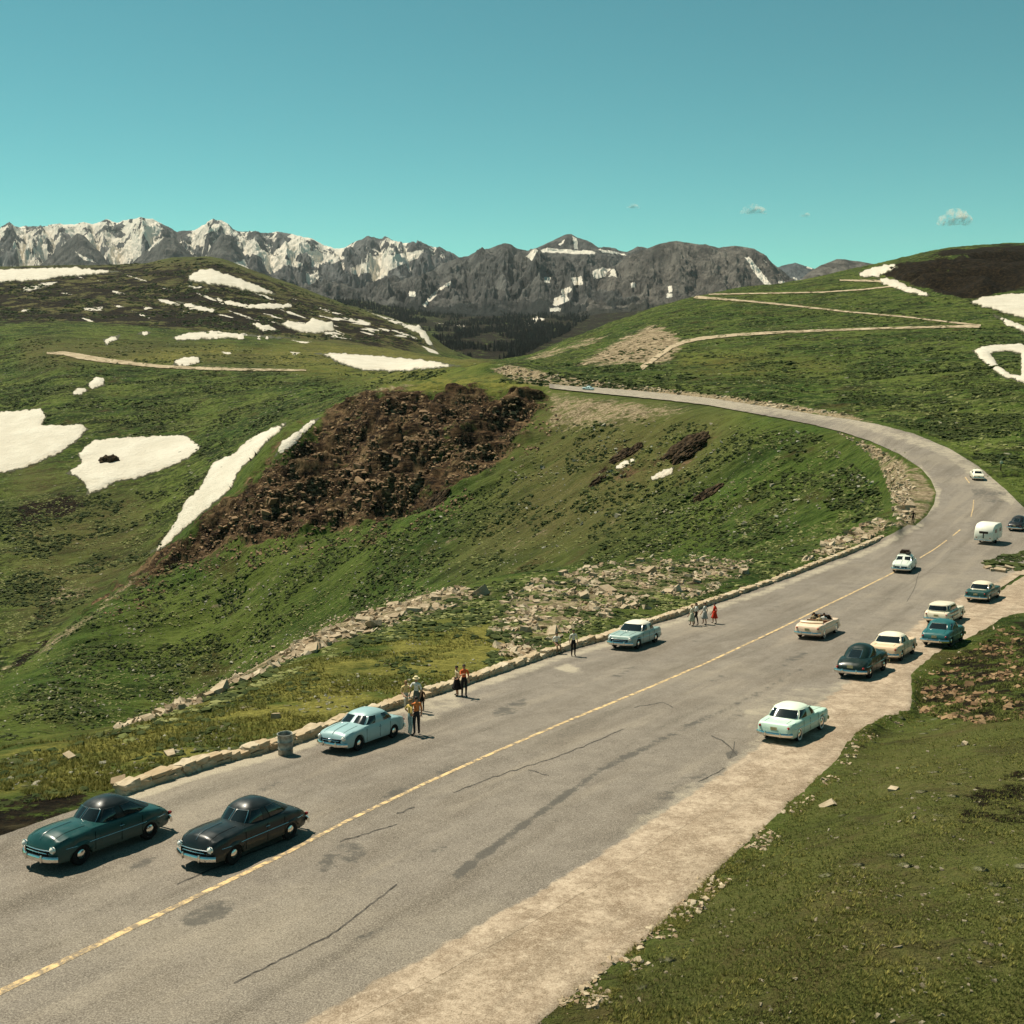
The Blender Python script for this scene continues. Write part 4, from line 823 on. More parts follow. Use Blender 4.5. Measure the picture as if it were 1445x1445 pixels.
rubble('rubble', 'small stones lying in the grass at the lower right', items_in(BANKR, 1100, .02, .095, (.3, .7), 3, 3.0, 2.0, .0), m_bankstone)
rubble('rubble', 'loose pebbles scattered over the tan gravel shoulder', items_in([(1440, 815), (1345, 862), (1255, 930), (1150, 1016), (1060, 1078), (950, 1158), (760, 1280), (420, 1460), (640, 1550), (800, 1415), (900, 1340), (1095, 1158), (1205, 1036), (1290, 1004), (1290, 955), (1420, 870)], 2600, .012, .060, (.4, .8), 3, 3.0, 1.5, -.1), m_bankstone)
rubble('rubble', 'brown blocks fallen from the dark cliff above the slope', items_in(CLIFF, 3200, .15, 1.0, (.35, .9), 290, 2.6, 16, -.10, 34) + items_in(CLIFF, 50, 1.2, 2.6, (.3, .6), 290, 2.0, 22, -.05, 46), m_cliff, (.5, .30))
rubble('rubble', 'brown stones scattered from the dark cliff down into the grass', items_in([(240, 800), (300, 760), (440, 735), (640, 670), (770, 560), (800, 590), (740, 660), (640, 730), (500, 780), (330, 810), (200, 860), (120, 880), (150, 850)], 2000, .12, .9, (.3, .8), 290, 3.0, 12, -.02), m_cliff)
rubble('rubble', 'tan scree along the cut bank above the far road', items_in([(690, 524), (720, 516), (775, 527), (850, 539), (950, 550), (1100, 570), (1200, 586), (1100, 578), (950, 556), (850, 547), (770, 542), (720, 534)], 500, .25, 1.1, ymin=200), m_pale)
rubble('rubble', 'small pale stones in the yellow-green turf beyond the wall', items_in(SHELF, 900, .03, .15, (.3, .6), 3, 3.0, 5, .05), m_grey)
def boulders(n, poly, smin, smax, label, group, mat, ymin=3, pts=None):
    tm = []
    for k in range(6):
        co, tr = slab_template(300 + k + int(smax * 10)); me = raw_mesh('boulder', co, None, tr); me.shade_flat(); me.materials.append(mat); tm.append(me)
    p = np.array(pts, float) if pts is not None else sample_poly(poly, n, r2)
    w_ = hit(p[:, 0], p[:, 1], ymin)
    for k, a in enumerate(w_):
        o = bpy.data.objects.new('boulder', tm[k % 6]); COL.objects.link(o); s = smin + (smax - smin) * r2.random() ** 1.6
        o.scale = (s * r2.uniform(.9, 1.4), s * r2.uniform(.7, 1.1), s * r2.uniform(.45, .8)); o.rotation_euler = (r2.normal(0, .2), r2.normal(0, .2), r2.uniform(0, 6.28)); o.location = (a[0], a[1], a[2] + s * .12)
        tag(o, label if pts is None or isinstance(label, str) else label[k], 'boulder', group)
boulders(40, STRIP1, .30, .70, 'pale angular boulder in the rocky lip at the left beyond the wall', 'boulders on the left part of the rocky lip', m_pale)
boulders(40, STRIP2, .28, .62, 'tan boulder among rubble on the shelf behind the middle of the wall', 'boulders on the middle part of the rocky shelf', m_pale)
boulders(16, CURVE, .35, .8, 'pale boulder on the loose bank inside the road curve', 'boulders inside the road curve', m_pale)
boulders(18, SLOPE, .35, .8, 'grey boulder lying on the green slope below the far road', 'boulders on the green slope', m_grey, 150)
boulders(18, RUBR, .14, .30, 'brown boulder on the dark rubble at the right edge', 'boulders at the right edge', m_brown)
boulders(0, None, .28, .36, ['small pale boulder alone in the turf left of the barrel', 'flat pale boulder near the left edge of the turf', 'pale boulder just behind the start of the wall', 'grey lichen boulder in the turf behind the blue sedan'], 'boulders in the turf beyond the wall', m_pale, pts=[(240, 1066), (100, 1070), (167, 1107), (388, 1014)])
boulders(0, None, .16, .24, ['white boulder in the grass right of the mint car', 'flat pale boulder low in the grass at lower right', 'orange-white boulder in the middle of the lower right grass'], 'boulders in the lower right grass', m_pale, pts=[(1362, 1051), (1167, 1137), (1262, 1115)])

m_outcrop = simple('dark_outcrop_rock', (.050, .032, .017), .95, .1, var=.55, sc=.9)
# dark outcrops on the inner slope
def outcrop(label, px, py, wpx, n, smin, smax, y0):
    c = hit(px, py, y0)[0]; wd = wpx / F * c[1] * .55
    bm = bmesh.new(); bmesh.ops.create_icosphere(bm, subdivisions=5, radius=1); co = np.array([v.co[:] for v in bm.verts]); tr = np.array([[v.index for v in f.verts] for f in bm.faces]); bm.free()
    sd_ = int(px); q = fbm(co[:, 0] * 2.2 + sd_, co[:, 1] * 2.2 + co[:, 2] * 1.3, 5, sd_, .6, True); q2 = perlin(co[:, 0] * 1.6 + 3.1, co[:, 1] * 1.6 - sd_, sd_)
    r_ = (1 + .42 * q2 + .30 * (q - .2)); co = co * r_[:, None] * np.array([wd, wd * .7, smax * 1.15])
    co[:, 2] = np.floor(co[:, 2] / .45) * .45 + .45 * sstep(.2, .8, co[:, 2] / .45 - np.floor(co[:, 2] / .45))
    gz = ground_z(c[0] + co[::12, 0], c[1] + co[::12, 1]); A_ = np.stack([co[::12, 0], co[::12, 1], np.ones(len(gz))], 1); pl, *_ = np.linalg.lstsq(A_, gz - c[2], rcond=None)
    co[:, 2] += co[:, 0] * pl[0] + co[:, 1] * pl[1] - .15
    tag(obj_mesh('rock_outcrop', raw_mesh('rock_outcrop', co, None, tr), m_outcrop, loc=tuple(c)), label, 'rock outcrop', 'dark outcrops on the slopes')
outcrop('dark outcrop just above the left snow remnant', 886, 641, 34, 26, .5, 1.5, 150)
outcrop('largest dark outcrop, just above the right snow remnant', 968, 634, 52, 46, .5, 1.8, 150)
outcrop('small dark outcrop lower right of the snow remnants', 998, 700, 34, 22, .4, 1.2, 150)
outcrop('small dark outcrop left of the snow remnants', 842, 681, 20, 12, .4, 1.0, 150)
outcrop('dark rock poking through the largest snow field', 154, 653, 26, 10, .8, 3.4, 480)
outcrop('low dark ledge on the lower middle of the slope', 612, 712, 34, 40, .5, 1.6, 280)

boulders(0, None, .42, .62, 'tan boulder in the shrubby clump on the gravel near the right edge', 'boulders in the clump on the gravel', m_pale, pts=[(1394, 803), (1402, 806), (1411, 807), (1424, 803)])
# ------------------------------------------------------------------ low alpine plants
def mounds(name, label, poly, n, rmin, rmax, mat, ymin, clump, cut):
    p = sample_poly(poly, n * 3, r2); w_ = hit(p[:, 0], p[:, 1], ymin); cl = fbm(w_[:, 0] / clump, w_[:, 1] / clump, 3, 33); w_ = w_[cl > cut][:n]
    th = np.linspace(0, 2 * math.pi, 7)[:-1]; CO, TR = [], []; off = 0
    tri = np.array([(k, (k + 1) % 6, 6 + (k + 1) % 6) for k in range(6)] + [(k, 6 + (k + 1) % 6, 6 + k) for k in range(6)] + [(6 + k, 6 + (k + 1) % 6, 12) for k in range(6)])
    for a in w_:
        r_ = rmin + (rmax - rmin) * r2.random() ** 2.4; j = 1 + r2.normal(0, .22, (13, 1)); h = r_ * r2.uniform(.25, .55)
        c = np.concatenate([np.stack([np.cos(th), np.sin(th), th * 0 - .25], 1), np.stack([np.cos(th + .4) * .68, np.sin(th + .4) * .68, th * 0 + .7], 1), [[0, 0, 1.0]]]) * j * np.array([r_ * r2.uniform(.9, 1.6), r_, h])
        q = r2.uniform(0, 6.28); cs, sn = math.cos(q), math.sin(q); c = np.stack([c[:, 0] * cs - c[:, 1] * sn, c[:, 0] * sn + c[:, 1] * cs, c[:, 2]], 1)
        CO.append(c + a); TR.append(tri + off); off += 13
    return tag(obj_mesh(name, raw_mesh(name, np.concatenate(CO), None, np.concatenate(TR)), mat), label, 'shrubs', None, 'stuff')
def tufts(name, label, poly, n, hmin, hmax, mat, clump, cut, ymin=3):
    p = sample_poly(poly, n * 3, r2); w_ = hit(p[:, 0], p[:, 1], ymin); cl = fbm(w_[:, 0] / clump, w_[:, 1] / clump, 3, 35); w_ = w_[cl > cut][:n]; m_ = len(w_); nb = 10
    a = r2.uniform(0, 6.28, (m_, nb)); ln_ = r2.uniform(.3, 1.0, (m_, nb)); h = (hmin + (hmax - hmin) * r2.random((m_, 1)) ** 1.8) * r2.uniform(.6, 1.1, (m_, nb)); wd = h * .09
    cx, sx = np.cos(a), np.sin(a); bx = w_[:, 0:1] + cx * h * .15; by = w_[:, 1:2] + sx * h * .15; bz = w_[:, 2:3] - .02 + 0 * h
    P0 = np.stack([bx - sx * wd, by + cx * wd, bz], -1); P1 = np.stack([bx + sx * wd, by - cx * wd, bz], -1); P2_ = np.stack([bx + cx * h * ln_, by + sx * h * ln_, bz + h], -1)
    co = np.stack([P0, P1, P2_], 2).reshape(-1, 3); return tag(obj_mesh(name, raw_mesh(name, co, None, np.arange(len(co)).reshape(-1, 3)), mat), label, 'grass', None, 'stuff')
def plant_mat(name, a, b, c):
    t = NT(name); isl = t.n('ShaderNodeNewGeometry').outputs['Random Per Island']; n_ = t.noise(t.P(), .35, 4, .65)
    return t.bsdf(t.mix(t.math('MULTIPLY', isl, .7), t.mix(t.ramp(n_, .35, .65), a, b), c), .9, .1)
m_shrub = plant_mat('alpine_willow', (.012, .022, .006), (.030, .046, .011), (.080, .090, .026)); m_turf = plant_mat('dry_turf_grass', (.10, .11, .022), (.20, .19, .045), (.34, .29, .09)); m_turf2 = plant_mat('green_turf_grass', (.055, .085, .016), (.115, .135, .030), (.26, .24, .075))
mounds('low_shrubs', 'low dark green shrubs speckling the slope below the far road', SLOPE, 11000, .15, .85, m_shrub, 150, 22, -.02)
LIP = [(170, 1040), (400, 930), (640, 838), (760, 806), (900, 785), (1150, 765), (1245, 706), (1262, 748), (1150, 802), (1000, 852), (900, 888), (740, 938), (690, 945), (690, 880), (500, 915), (300, 1000), (180, 1050)]
m_straw = plant_mat('dry_alpine_clumps', (.075, .095, .022), (.14, .155, .045), (.27, .26, .11))
LEFTLOW = [(-20, 690), (100, 700), (250, 690), (280, 660), (340, 640), (230, 770), (120, 850), (-20, 930)]
RIGHTHILL = [(700, 540), (740, 505), (900, 470), (1000, 425), (1200, 405), (1380, 425), (1445, 460), (1445, 680), (1340, 620), (1240, 592), (1000, 556)]
LEFTHILL = [(-20, 475), (300, 485), (600, 512), (640, 524), (460, 580), (300, 650), (130, 610), (-20, 580)]
FARHILL = [(-20, 380), (240, 368), (285, 364), (340, 376), (400, 400), (480, 428), (560, 452), (610, 490), (400, 476), (200, 460), (-20, 455)]
mounds('low_shrubs', 'pale straw-coloured clumps speckling the slope below the far road', SLOPE, 9000, .12, .55, m_straw, 150, 15, -.05)
mounds('low_shrubs', 'pale straw-coloured clumps on the left slope below the snow fields', LEFTLOW, 3000, .25, .9, m_straw, 380, 24, -.05)
mounds('low_shrubs', 'pale straw-coloured clumps on the right hillside', RIGHTHILL, 1800, .2, .8, m_straw, 200, 40, .0)
mounds('low_shrubs', 'pale straw-coloured clumps on the broad left hillside', LEFTHILL, 3000, .3, 1.0, m_straw, 500, 40, .0)
mounds('low_shrubs', 'clump of dark green plants on the gravel near the right edge', [(1390, 796), (1404, 786), (1470, 776), (1470, 800), (1440, 806), (1398, 806)], 150, .25, .75, m_shrub, 3, 5, -1)
mounds('low_shrubs', 'dark cushions of plants among the pale rocks on the lip of the shelf', LIP, 4200, .07, .42, m_shrub, 3, 5, -.02)
mounds('low_shrubs', 'straw-coloured clumps among the pale rocks on the lip of the shelf', LIP, 3600, .05, .30, m_straw, 3, 4, .0)
mounds('low_shrubs', 'dark scrub speckling the far left hill', FARHILL, 5200, 1.2, 5.5, m_shrub, 1500, 120, -.02)
mounds('low_shrubs', 'dark scrub on the upper right hillside', RIGHTHILL, 5000, .4, 1.7, m_shrub, 420, 60, .04)
mounds('low_shrubs', 'low dark green shrubs on the left slope below the snow fields', LEFTLOW, 3200, .3, 1.5, m_shrub, 380, 30, .0)
mounds('low_shrubs', 'low dark green shrubs on the hillside above the road bend', [(700, 540), (950, 500), (1240, 480), (1440, 520), (1440, 680), (1340, 620), (1240, 592), (1000, 556)], 5200, .25, .95, m_shrub, 200, 34, .0)
mounds('low_shrubs', 'low dark green shrubs on the broad left hillside below the dirt road', LEFTHILL, 6500, .4, 1.7, m_shrub, 500, 45, .0)
mounds('low_shrubs', 'small dark cushions of plants in the turf beyond the wall', SHELF + [], 700, .08, .30, m_shrub, 3, 6, .06)
tufts('grass', 'dry yellow-green grass of the shelf beyond the wall', SHELF, 16000, .06, .20, m_turf, 5, -.15)
tufts('grass', 'short green grass on the bank at the lower right', BANKR, 70000, .03, .10, m_turf2, 2.5, -.2)
EDGEP = strip_poly([(800, 1432), (905, 1345), (1000, 1250), (1097, 1162), (1142, 1120), (1184, 1082), (1214, 1040), (1247, 1022), (1294, 1010), (1298, 985), (1296, 955), (1332, 925), (1382, 902), (1422, 872), (1500, 830)], [46, 40, 34, 30, 26, 24, 22, 22, 20, 18, 18, 16, 15, 14, 12])
tufts('grass', 'taller dry bunches of grass on the bank at the lower right', BANKR, 7000, .05, .15, m_turf, 3.2, .04)
tufts('grass', 'ragged grass creeping over the edge of the gravel', EDGEP, 9000, .03, .09, m_turf, 1.6, .02)
rubble('rubble', 'loose stones along the edge of the gravel', items_in(EDGEP, 1200, .015, .12, (.3, .7), 3, 3.0, 2.0, .0), m_pale)
tufts('grass', 'sparse grass among the brown rubble at the right edge', RUBR, 3000, .06, .20, m_turf2, 2.0, .0)

# ------------------------------------------------------------------ stone wall
def stone_wall():
    pu, pv = uv_of(*np.array(WALL, float).T); Yw = solve_plateau(pu, pv); X_ = pu * Yw
    seg_ = np.concatenate([[0], np.cumsum(np.hypot(np.diff(X_), np.diff(Yw)))]); Lw = seg_[-1]
    bm = bmesh.new(); bmesh.ops.create_cube(bm, size=1); bmesh.ops.subdivide_edges(bm, edges=bm.edges, cuts=2, use_grid_fill=True)
    base = np.array([v.co[:] for v in bm.verts]); quads = np.array([[v.index for v in f.verts] for f in bm.faces]); bm.free()
    nrm = base / np.linalg.norm(base, axis=1)[:, None]
    CO, Q = [], []; off = 0; s = 0
    r_ = np.random.default_rng(3)
    def put(c, ln_, th, ht, z0, ang):
        nonlocal off
        b = base * .80 + nrm * .5 * .25
        b = b + r_.normal(0, .055, b.shape); b = b * np.array([ln_, th, ht]); b[:, 2] += z0 + ht / 2
        ca, sa = math.cos(ang), math.sin(ang)
        CO.append(np.stack([c[0] + b[:, 0] * ca - b[:, 1] * sa, c[1] + b[:, 0] * sa + b[:, 1] * ca, c[2] + b[:, 2]], 1)); Q.append(quads + off); off += len(b)
    for course, (h0, z0) in enumerate(((.32, -.06), (.22, .20))):
        s = r_.uniform(0, .4)
        while s < Lw - .4:
            ln_ = r_.uniform(.35, .95); m_ = s + ln_ / 2
            x = np.interp(m_, seg_, X_); y = np.interp(m_, seg_, Yw); x2 = np.interp(m_ + .3, seg_, X_); y2 = np.interp(m_ + .3, seg_, Yw)
            ang = math.atan2(y2 - y, x2 - x) if m_ + .3 < Lw else ang
            z = float(plateau(y))
            if not (course == 1 and r_.random() < .10):
                put((x, y, z), ln_ * 1.04, r_.uniform(.44, .60), h0 * r_.uniform(.75, 1.35), z0, ang + r_.normal(0, .04))
            s += ln_
    me = raw_mesh('stone_wall', np.concatenate(CO), np.concatenate(Q)); o = obj_mesh('stone_wall', me, m_wall)
    return tag(o, 'low dry-laid parapet of irregular pale stones following the road edge', 'stone wall')
m_wall = stone_mat('wall_stone', (.40, .32, .21), (.58, .49, .36), (.36, .25, .14))
stone_wall()
# ------------------------------------------------------------------ cars
def paint(name, col, rough=.36):
    t = NT(name); n = t.noise(t.obj(), 2.2, 4, .6); h = t.n('ShaderNodeSeparateXYZ'); t.link(t.obj(), h.inputs[0])
    low = t.ramp(t.math('ADD', h.outputs[2], t.math('MULTIPLY', n, .25)), .75, .38)
    c = t.mix(t.math('MULTIPLY', t.ramp(n, .35, .7), .25), col, tuple(min(1, x * 1.15 + .01) for x in col))
    c = t.mix(t.math('MULTIPLY', low, .28), c, (.20, .155, .10))          # road dust on the sills
    return t.bsdf(c, t.ramp(n, .3, .7, rough - .10, rough + .06), .26, None, 0, .16)
m_chrome = simple('chrome', (.72, .70, .66), .16, .5, 1.0, var=.04)
m_glass = simple('tinted_car_glass', (.010, .014, .014), .06, .6, var=.02)
m_tyre = simple('tyre_rubber', (.014, .013, .012), .85, .2)
m_dark = simple('dark_opening', (.008, .008, .007), .9, .1)
m_lamp = simple('headlamp_glass', (.72, .70, .62), .12, .6, var=.03)
m_red = simple('tail_lamp_red', (.30, .018, .010), .2, .5)
m_plate = simple('plate_enamel', (.50, .42, .22), .5)
m_seat = simple('tan_car_upholstery', (.26, .13, .07), .7)

def part(name, V_, F_, mat, parent, smooth=True, M_=None):
    me = bpy.data.meshes.new(name); me.from_pydata([tuple(v) for v in V_], [], F_); me.validate()
    if smooth:
        bm = bmesh.new(); bm.from_mesh(me); bmesh.ops.recalc_face_normals(bm, faces=bm.faces); bm.to_mesh(me); bm.free()
    o = obj_mesh(name, me, mat, parent)
    if smooth:
        me.shade_smooth()
        if hasattr(me, 'set_sharp_from_angle'): me.set_sharp_from_angle(angle=R(42))
    return o

def lin(tab, x): return float(np.interp(x, [a for a, _ in tab], [b for _, b in tab]))

def box_verts(cx, cy, cz, sx, sy, sz): return [(cx + a * sx / 2, cy + b * sy / 2, cz + c * sz / 2) for a in (-1, 1) for b in (-1, 1) for c in (-1, 1)]
BOXF = [(0, 1, 3, 2), (4, 6, 7, 5), (0, 4, 5, 1), (2, 3, 7, 6), (0, 2, 6, 4), (1, 5, 7, 3)]
def tube(pts, rad, n=8):
    V_, F_ = [], []
    for i, p in enumerate(pts):
        p = Vector(p); d = (Vector(pts[min(i + 1, len(pts) - 1)]) - Vector(pts[max(i - 1, 0)])).normalized()
        a = d.cross(Vector((0, 0, 1)) if abs(d.z) < .9 else Vector((1, 0, 0))).normalized(); b = d.cross(a)
        r_ = rad[i] if isinstance(rad, (list, tuple)) else rad
        rx, ry = r_ if isinstance(r_, tuple) else (r_, r_)
        for k in range(n): th = 2 * math.pi * k / n; V_.append(p + a * rx * math.cos(th) + b * ry * math.sin(th))
    for i in range(len(pts) - 1):
        for k in range(n): F_.append((i * n + k, i * n + (k + 1) % n, (i + 1) * n + (k + 1) % n, (i + 1) * n + k))
    F_.append(tuple(range(n))[::-1]); F_.append(tuple((len(pts) - 1) * n + k for k in range(n)))
    return V_, F_
def disc(cx, cy, cz, axis, r_, h, n=18, dome=.0):
    """a squat domed cylinder; axis 'x' or 'y', h signed along the axis"""
    prof = [(r_, 0), (r_, h * .6), (r_ * .82, h), (r_ * .4, h * (1 + dome)), (0.001, h * (1 + dome * 1.2))]; V_, F_ = [], []
    for rr, hh in prof:
        for k in range(n):
            a = 2 * math.pi * k / n; p, q = rr * math.cos(a), rr * math.sin(a)
            V_.append((cx + hh, cy + p, cz + q) if axis == 'x' else (cx + p, cy + hh, cz + q))
    for i in range(len(prof) - 1):
        for k in range(n): F_.append((i * n + k, i * n + (k + 1) % n, (i + 1) * n + (k + 1) % n, (i + 1) * n + k))
    F_.append(tuple(range(n))); F_.append(tuple((len(prof) - 1) * n + k for k in range(n)))
    return V_, F_
def merge(*vf):
    V_, F_ = [], []
    for v, f in vf:
        o_ = len(V_); V_ += list(v); F_ += [tuple(i + o_ for i in q) for q in f]
    return V_, F_

STY = {
 'shoebox': dict(L=5.0, zt=[(-2.5, .66), (-2.44, .82), (-2.3, .93), (-1.9, 1.02), (-1.4, 1.08), (.8, 1.08), (1.2, 1.07), (1.8, 1.02), (2.2, .96), (2.40, .86), (2.47, .76), (2.5, .60)],
    W=[(-2.5, .70), (-2.4, .82), (-2.1, .89), (-1, .915), (1, .92), (2.0, .90), (2.35, .84), (2.5, .74)], crown=[(-2.5, .02), (-1.5, .06), (1, .09), (2.2, .06), (2.5, .0)],
    gb=(1.04, -1.66, .845, 1.05), gr=(.44, -1.06, .69, 1.49), top=.18, ax=(1.42, -1.46), nb=4.2, skirt=.04, split=True, win=[(50, 84), (92, 128)], rear=(155, 205)),
 'fifties': dict(L=5.2, zt=[(-2.6, .68), (-2.55, .86), (-2.45, .97), (-2.0, 1.0), (-1.4, 1.03), (.8, 1.02), (1.2, 1.01), (1.9, .99), (2.4, .95), (2.55, .86), (2.6, .66)],
    W=[(-2.6, .76), (-2.5, .86), (-2.1, .93), (-1, .945), (1, .945), (2.1, .93), (2.45, .87), (2.6, .78)], crown=[(-2.6, .0), (-1.5, -.01), (1, .03), (2.5, .0)],
    gb=(1.0, -1.62, .85, 1.01), gr=(.32, -1.10, .70, 1.47), top=.16, ax=(1.50, -1.50), nb=4.6, skirt=.06, split=False, win=[(49, 86), (91, 130)], rear=(140, 220)),
 'fastback': dict(L=4.95, zt=[(-2.48, .52), (-2.42, .68), (-2.25, .84), (-1.9, .98), (-1.3, 1.09), (.8, 1.10), (1.3, 1.10), (1.9, 1.06), (2.25, .97), (2.42, .80), (2.48, .58)],
    W=[(-2.48, .62), (-2.35, .76), (-2.0, .86), (-1.4, .90), (-.6, .86), (.7, .85), (1.3, .89), (1.8, .90), (2.25, .82), (2.48, .60)], crown=[(-2.48, .06), (-1.5, .12), (1, .12), (2.2, .14), (2.48, .08)],
    gb=(.94, -1.90, .74, 1.06), gr=(.40, -.92, .60, 1.56), top=.20, ax=(1.42, -1.42), nb=2.9, skirt=.12, split=True, win=[(50, 82), (90, 122)], rear=(163, 197), fend=True),
}
STY['wagon'] = dict(STY['fifties'], gb=(.98, -2.40, .80, 1.01), gr=(.36, -2.18, .72, 1.46), top=.11, win=[(40, 72), (80, 110), (116, 138)], rear=(146, 214))
STY['hardtop'] = dict(STY['fifties'], gr=(.28, -1.0, .70, 1.43))
STY['convertible'] = dict(STY['fifties'], open=True)

def build_car(style, label, group, col, roofcol=None, whitewall=False, cat='car', name='parked_car', plate=True, trim=True, wood=None):
    S = STY[style]; L = S['L']; root = bpy.data.objects.new(name, None); COL.objects.link(root); root.empty_display_size = .5
    tag(root, label, cat, group)
    mp = paint(name + '_paint', col); mr = mp if roofcol is None else paint(name + '_roof_paint', roofcol)
    # ---- lower body
    xs = np.linspace(-L / 2, L / 2, 76); ring = []; V_, F_ = [], []; opn = S.get('open')
    for x in xs:
        W, zt, cr = lin(S['W'], x), lin(S['zt'], x), lin(S['crown'], x); zb = .27
        end = 1 - min(1, (L / 2 - abs(x)) / .25); zb += .10 * end
        for i, a in enumerate(S['ax']):
            ra = .415 - (S['skirt'] if i else 0); zc = .34 if not i else .30
            if abs(x - a) < ra: zb = max(zb, zc + math.sqrt(ra * ra - (x - a) ** 2))
        zb = min(zb, zt - .16); h = zt - zb
        pit = opn and -1.35 < x < .80
        half = [(0, zb), (W * .80, zb), (W * .965, zb + .02), (W * .99, zb + .18 * h), (W, zb + .42 * h), (W * .995, zb + .66 * h), (W * .97, zb + .85 * h), (W * .92, zt - .02), (W * .84, zt + .004)]
        half += [(W * .80, zt - .02), (W * .79, .52), (W * .5, .50), (0, .50)] if pit else [(W * .74, zt + cr * .25), (W * .58, zt + cr * .62), (W * .32, zt + cr * .93), (0, zt + cr)]
        ring.append(half + [(-y, z) for y, z in half[-2:0:-1]])
    n = len(ring[0])
    for x, rg in zip(xs, ring): V_ += [(x, y, z) for y, z in rg]
    for i in range(len(xs) - 1):
        for k in range(n): F_.append((i * n + k, i * n + (k + 1) % n, (i + 1) * n + (k + 1) % n, (i + 1) * n + k))
    F_.append(tuple(range(n))[::-1]); F_.append(tuple((len(xs) - 1) * n + k for k in range(n)))
    if S.get('fend'):           # swelling separate wings of the older shape
        for sx, ln_, rz in ((S['ax'][0] + .02, .78, .36), (S['ax'][1] - .05, .74, .32)):
            for sy in (-1, 1):
                v_, f_ = tube([(sx - ln_ + 2 * ln_ * t_, sy * (.76 - .05 * (2 * t_ - 1) ** 2), .60 - .08 * (2 * t_ - 1) ** 2) for t_ in np.linspace(0, 1, 13)],
                              [(.17 * math.sqrt(max(.02, 1 - (2 * t_ - 1) ** 2)), rz * .9 * math.sqrt(max(.02, 1 - (2 * t_ - 1) ** 2))) for t_ in np.linspace(0, 1, 13)], 14)
                v_ = [(a, b, max(c, .34 + (math.sqrt(max(0, .36 ** 2 - (a - S['ax'][0 if sx > 0 else 1]) ** 2)) if abs(a - S['ax'][0 if sx > 0 else 1]) < .36 else 0))) for a, b, c in v_]
                V_, F_ = merge((V_, F_), (v_, f_))
    body = part('body', V_, F_, mp, root)
    # ---- greenhouse
    if not opn:
        xb0, xb1, wb, zb_ = S['gb']; xr0, xr1, wr, zr = S['gr']; top = S['top']; nb = S['nb']
        def G(phi, v, off=0.):
            e = 2 / (nb + (3.2 - nb) * max(v, 0) * .5); c, s_ = math.cos(phi), math.sin(phi)
            vv = min(max(v, 0), 1); cx = ((xb0 + xb1) * (1 - vv) + (xr0 + xr1) * vv) / 2; ax_ = ((xb0 - xb1) * (1 - vv) + (xr0 - xr1) * vv) / 2
            w_ = wb * (1 - vv) + wr * vv + .05 * math.sin(math.pi * vv); z_ = zb_ + (zr - zb_) * v
            ax_ += off; w_ += off
            return (cx + ax_ * math.copysign(abs(c) ** e, c), w_ * math.copysign(abs(s_) ** e, s_), z_ + (off * .4))
        NP = 72; V_, F_ = [], []; lv = [-.12, 0, .12, .3, .5, .7, .88, 1.0]
        for v in lv:
            for k in range(NP): V_.append(G(2 * math.pi * k / NP, v))
        for q in (.93, .82, .65, .42, .2):
            for k in range(NP):
                x, y, z = G(2 * math.pi * k / NP, 1.0); cx = (xr0 + xr1) / 2
                V_.append((cx + (x - cx) * q, y * q, zr + top * (1 - q ** 2.6)))
        nl = len(lv) + 5
        for i in range(nl - 1):
            for k in range(NP): F_.append((i * NP + k, i * NP + (k + 1) % NP, (i + 1) * NP + (k + 1) % NP, (i + 1) * NP + k))
        F_.append(tuple((nl - 1) * NP + k for k in range(NP)))
        roof = part('roof', V_, F_, mr, root)
        def pane(nm, d0, d1, v0=.10, v1=.90):
            V_, F_ = [], []; nu_, nv_ = 12, 5
            for off in (.009, -.02):
                for j in range(nv_ + 1):
                    for i in range(nu_ + 1): V_.append(G(R(d0 + (d1 - d0) * i / nu_), v0 + (v1 - v0) * j / nv_, off))
            m_ = nu_ + 1; t_ = m_ * (nv_ + 1)
            for j in range(nv_):
                for i in range(nu_): a = j * m_ + i; F_ += [(a, a + 1, a + m_ + 1, a + m_), (t_ + a, t_ + a + m_, t_ + a + m_ + 1, t_ + a + 1)]
            for i in range(nu_): F_ += [(i, t_ + i, t_ + i + 1, i + 1), (nv_ * m_ + i, nv_ * m_ + i + 1, t_ + nv_ * m_ + i + 1, t_ + nv_ * m_ + i)]
            for j in range(nv_): F_ += [(j * m_, (j + 1) * m_, t_ + (j + 1) * m_, t_ + j * m_), (j * m_ + nu_, t_ + j * m_ + nu_, t_ + (j + 1) * m_ + nu_, (j + 1) * m_ + nu_)]
            pn_ = part(nm, V_, F_, m_glass, root)
            lp = [G(R(d0 + (d1 - d0) * i / 10), v0, .010) for i in range(11)] + [G(R(d1), v0 + (v1 - v0) * j / 4, .010) for j in range(1, 5)] + [G(R(d1 + (d0 - d1) * i / 10), v1, .010) for i in range(1, 11)] + [G(R(d0), v1 + (v0 - v1) * j / 4, .010) for j in range(1, 5)]
            part('window_trim', *tube(lp, .010, 5), m_chrome if nm != 'side_window' else mr, pn_)
            return pn_
        if S['split']: pane('windshield', -40, -1); pane('windshield', 1, 40)
        else: pane('windshield', -43, 43)
        for a, b in S['win']: pane('side_window', a, b, .08, .88); pane('side_window', -b, -a, .08, .88)
        pane('rear_window', *S['rear'], .12, .86)
    else:
        # windscreen frame, glass, seats, folded hood
        fr = [(1.02, -.74, 1.02), (.74, -.68, 1.36), (.70, 0, 1.40), (.74, .68, 1.36), (1.02, .74, 1.02)]
        part('windshield_frame', *tube(fr, .025, 6), m_chrome, root)
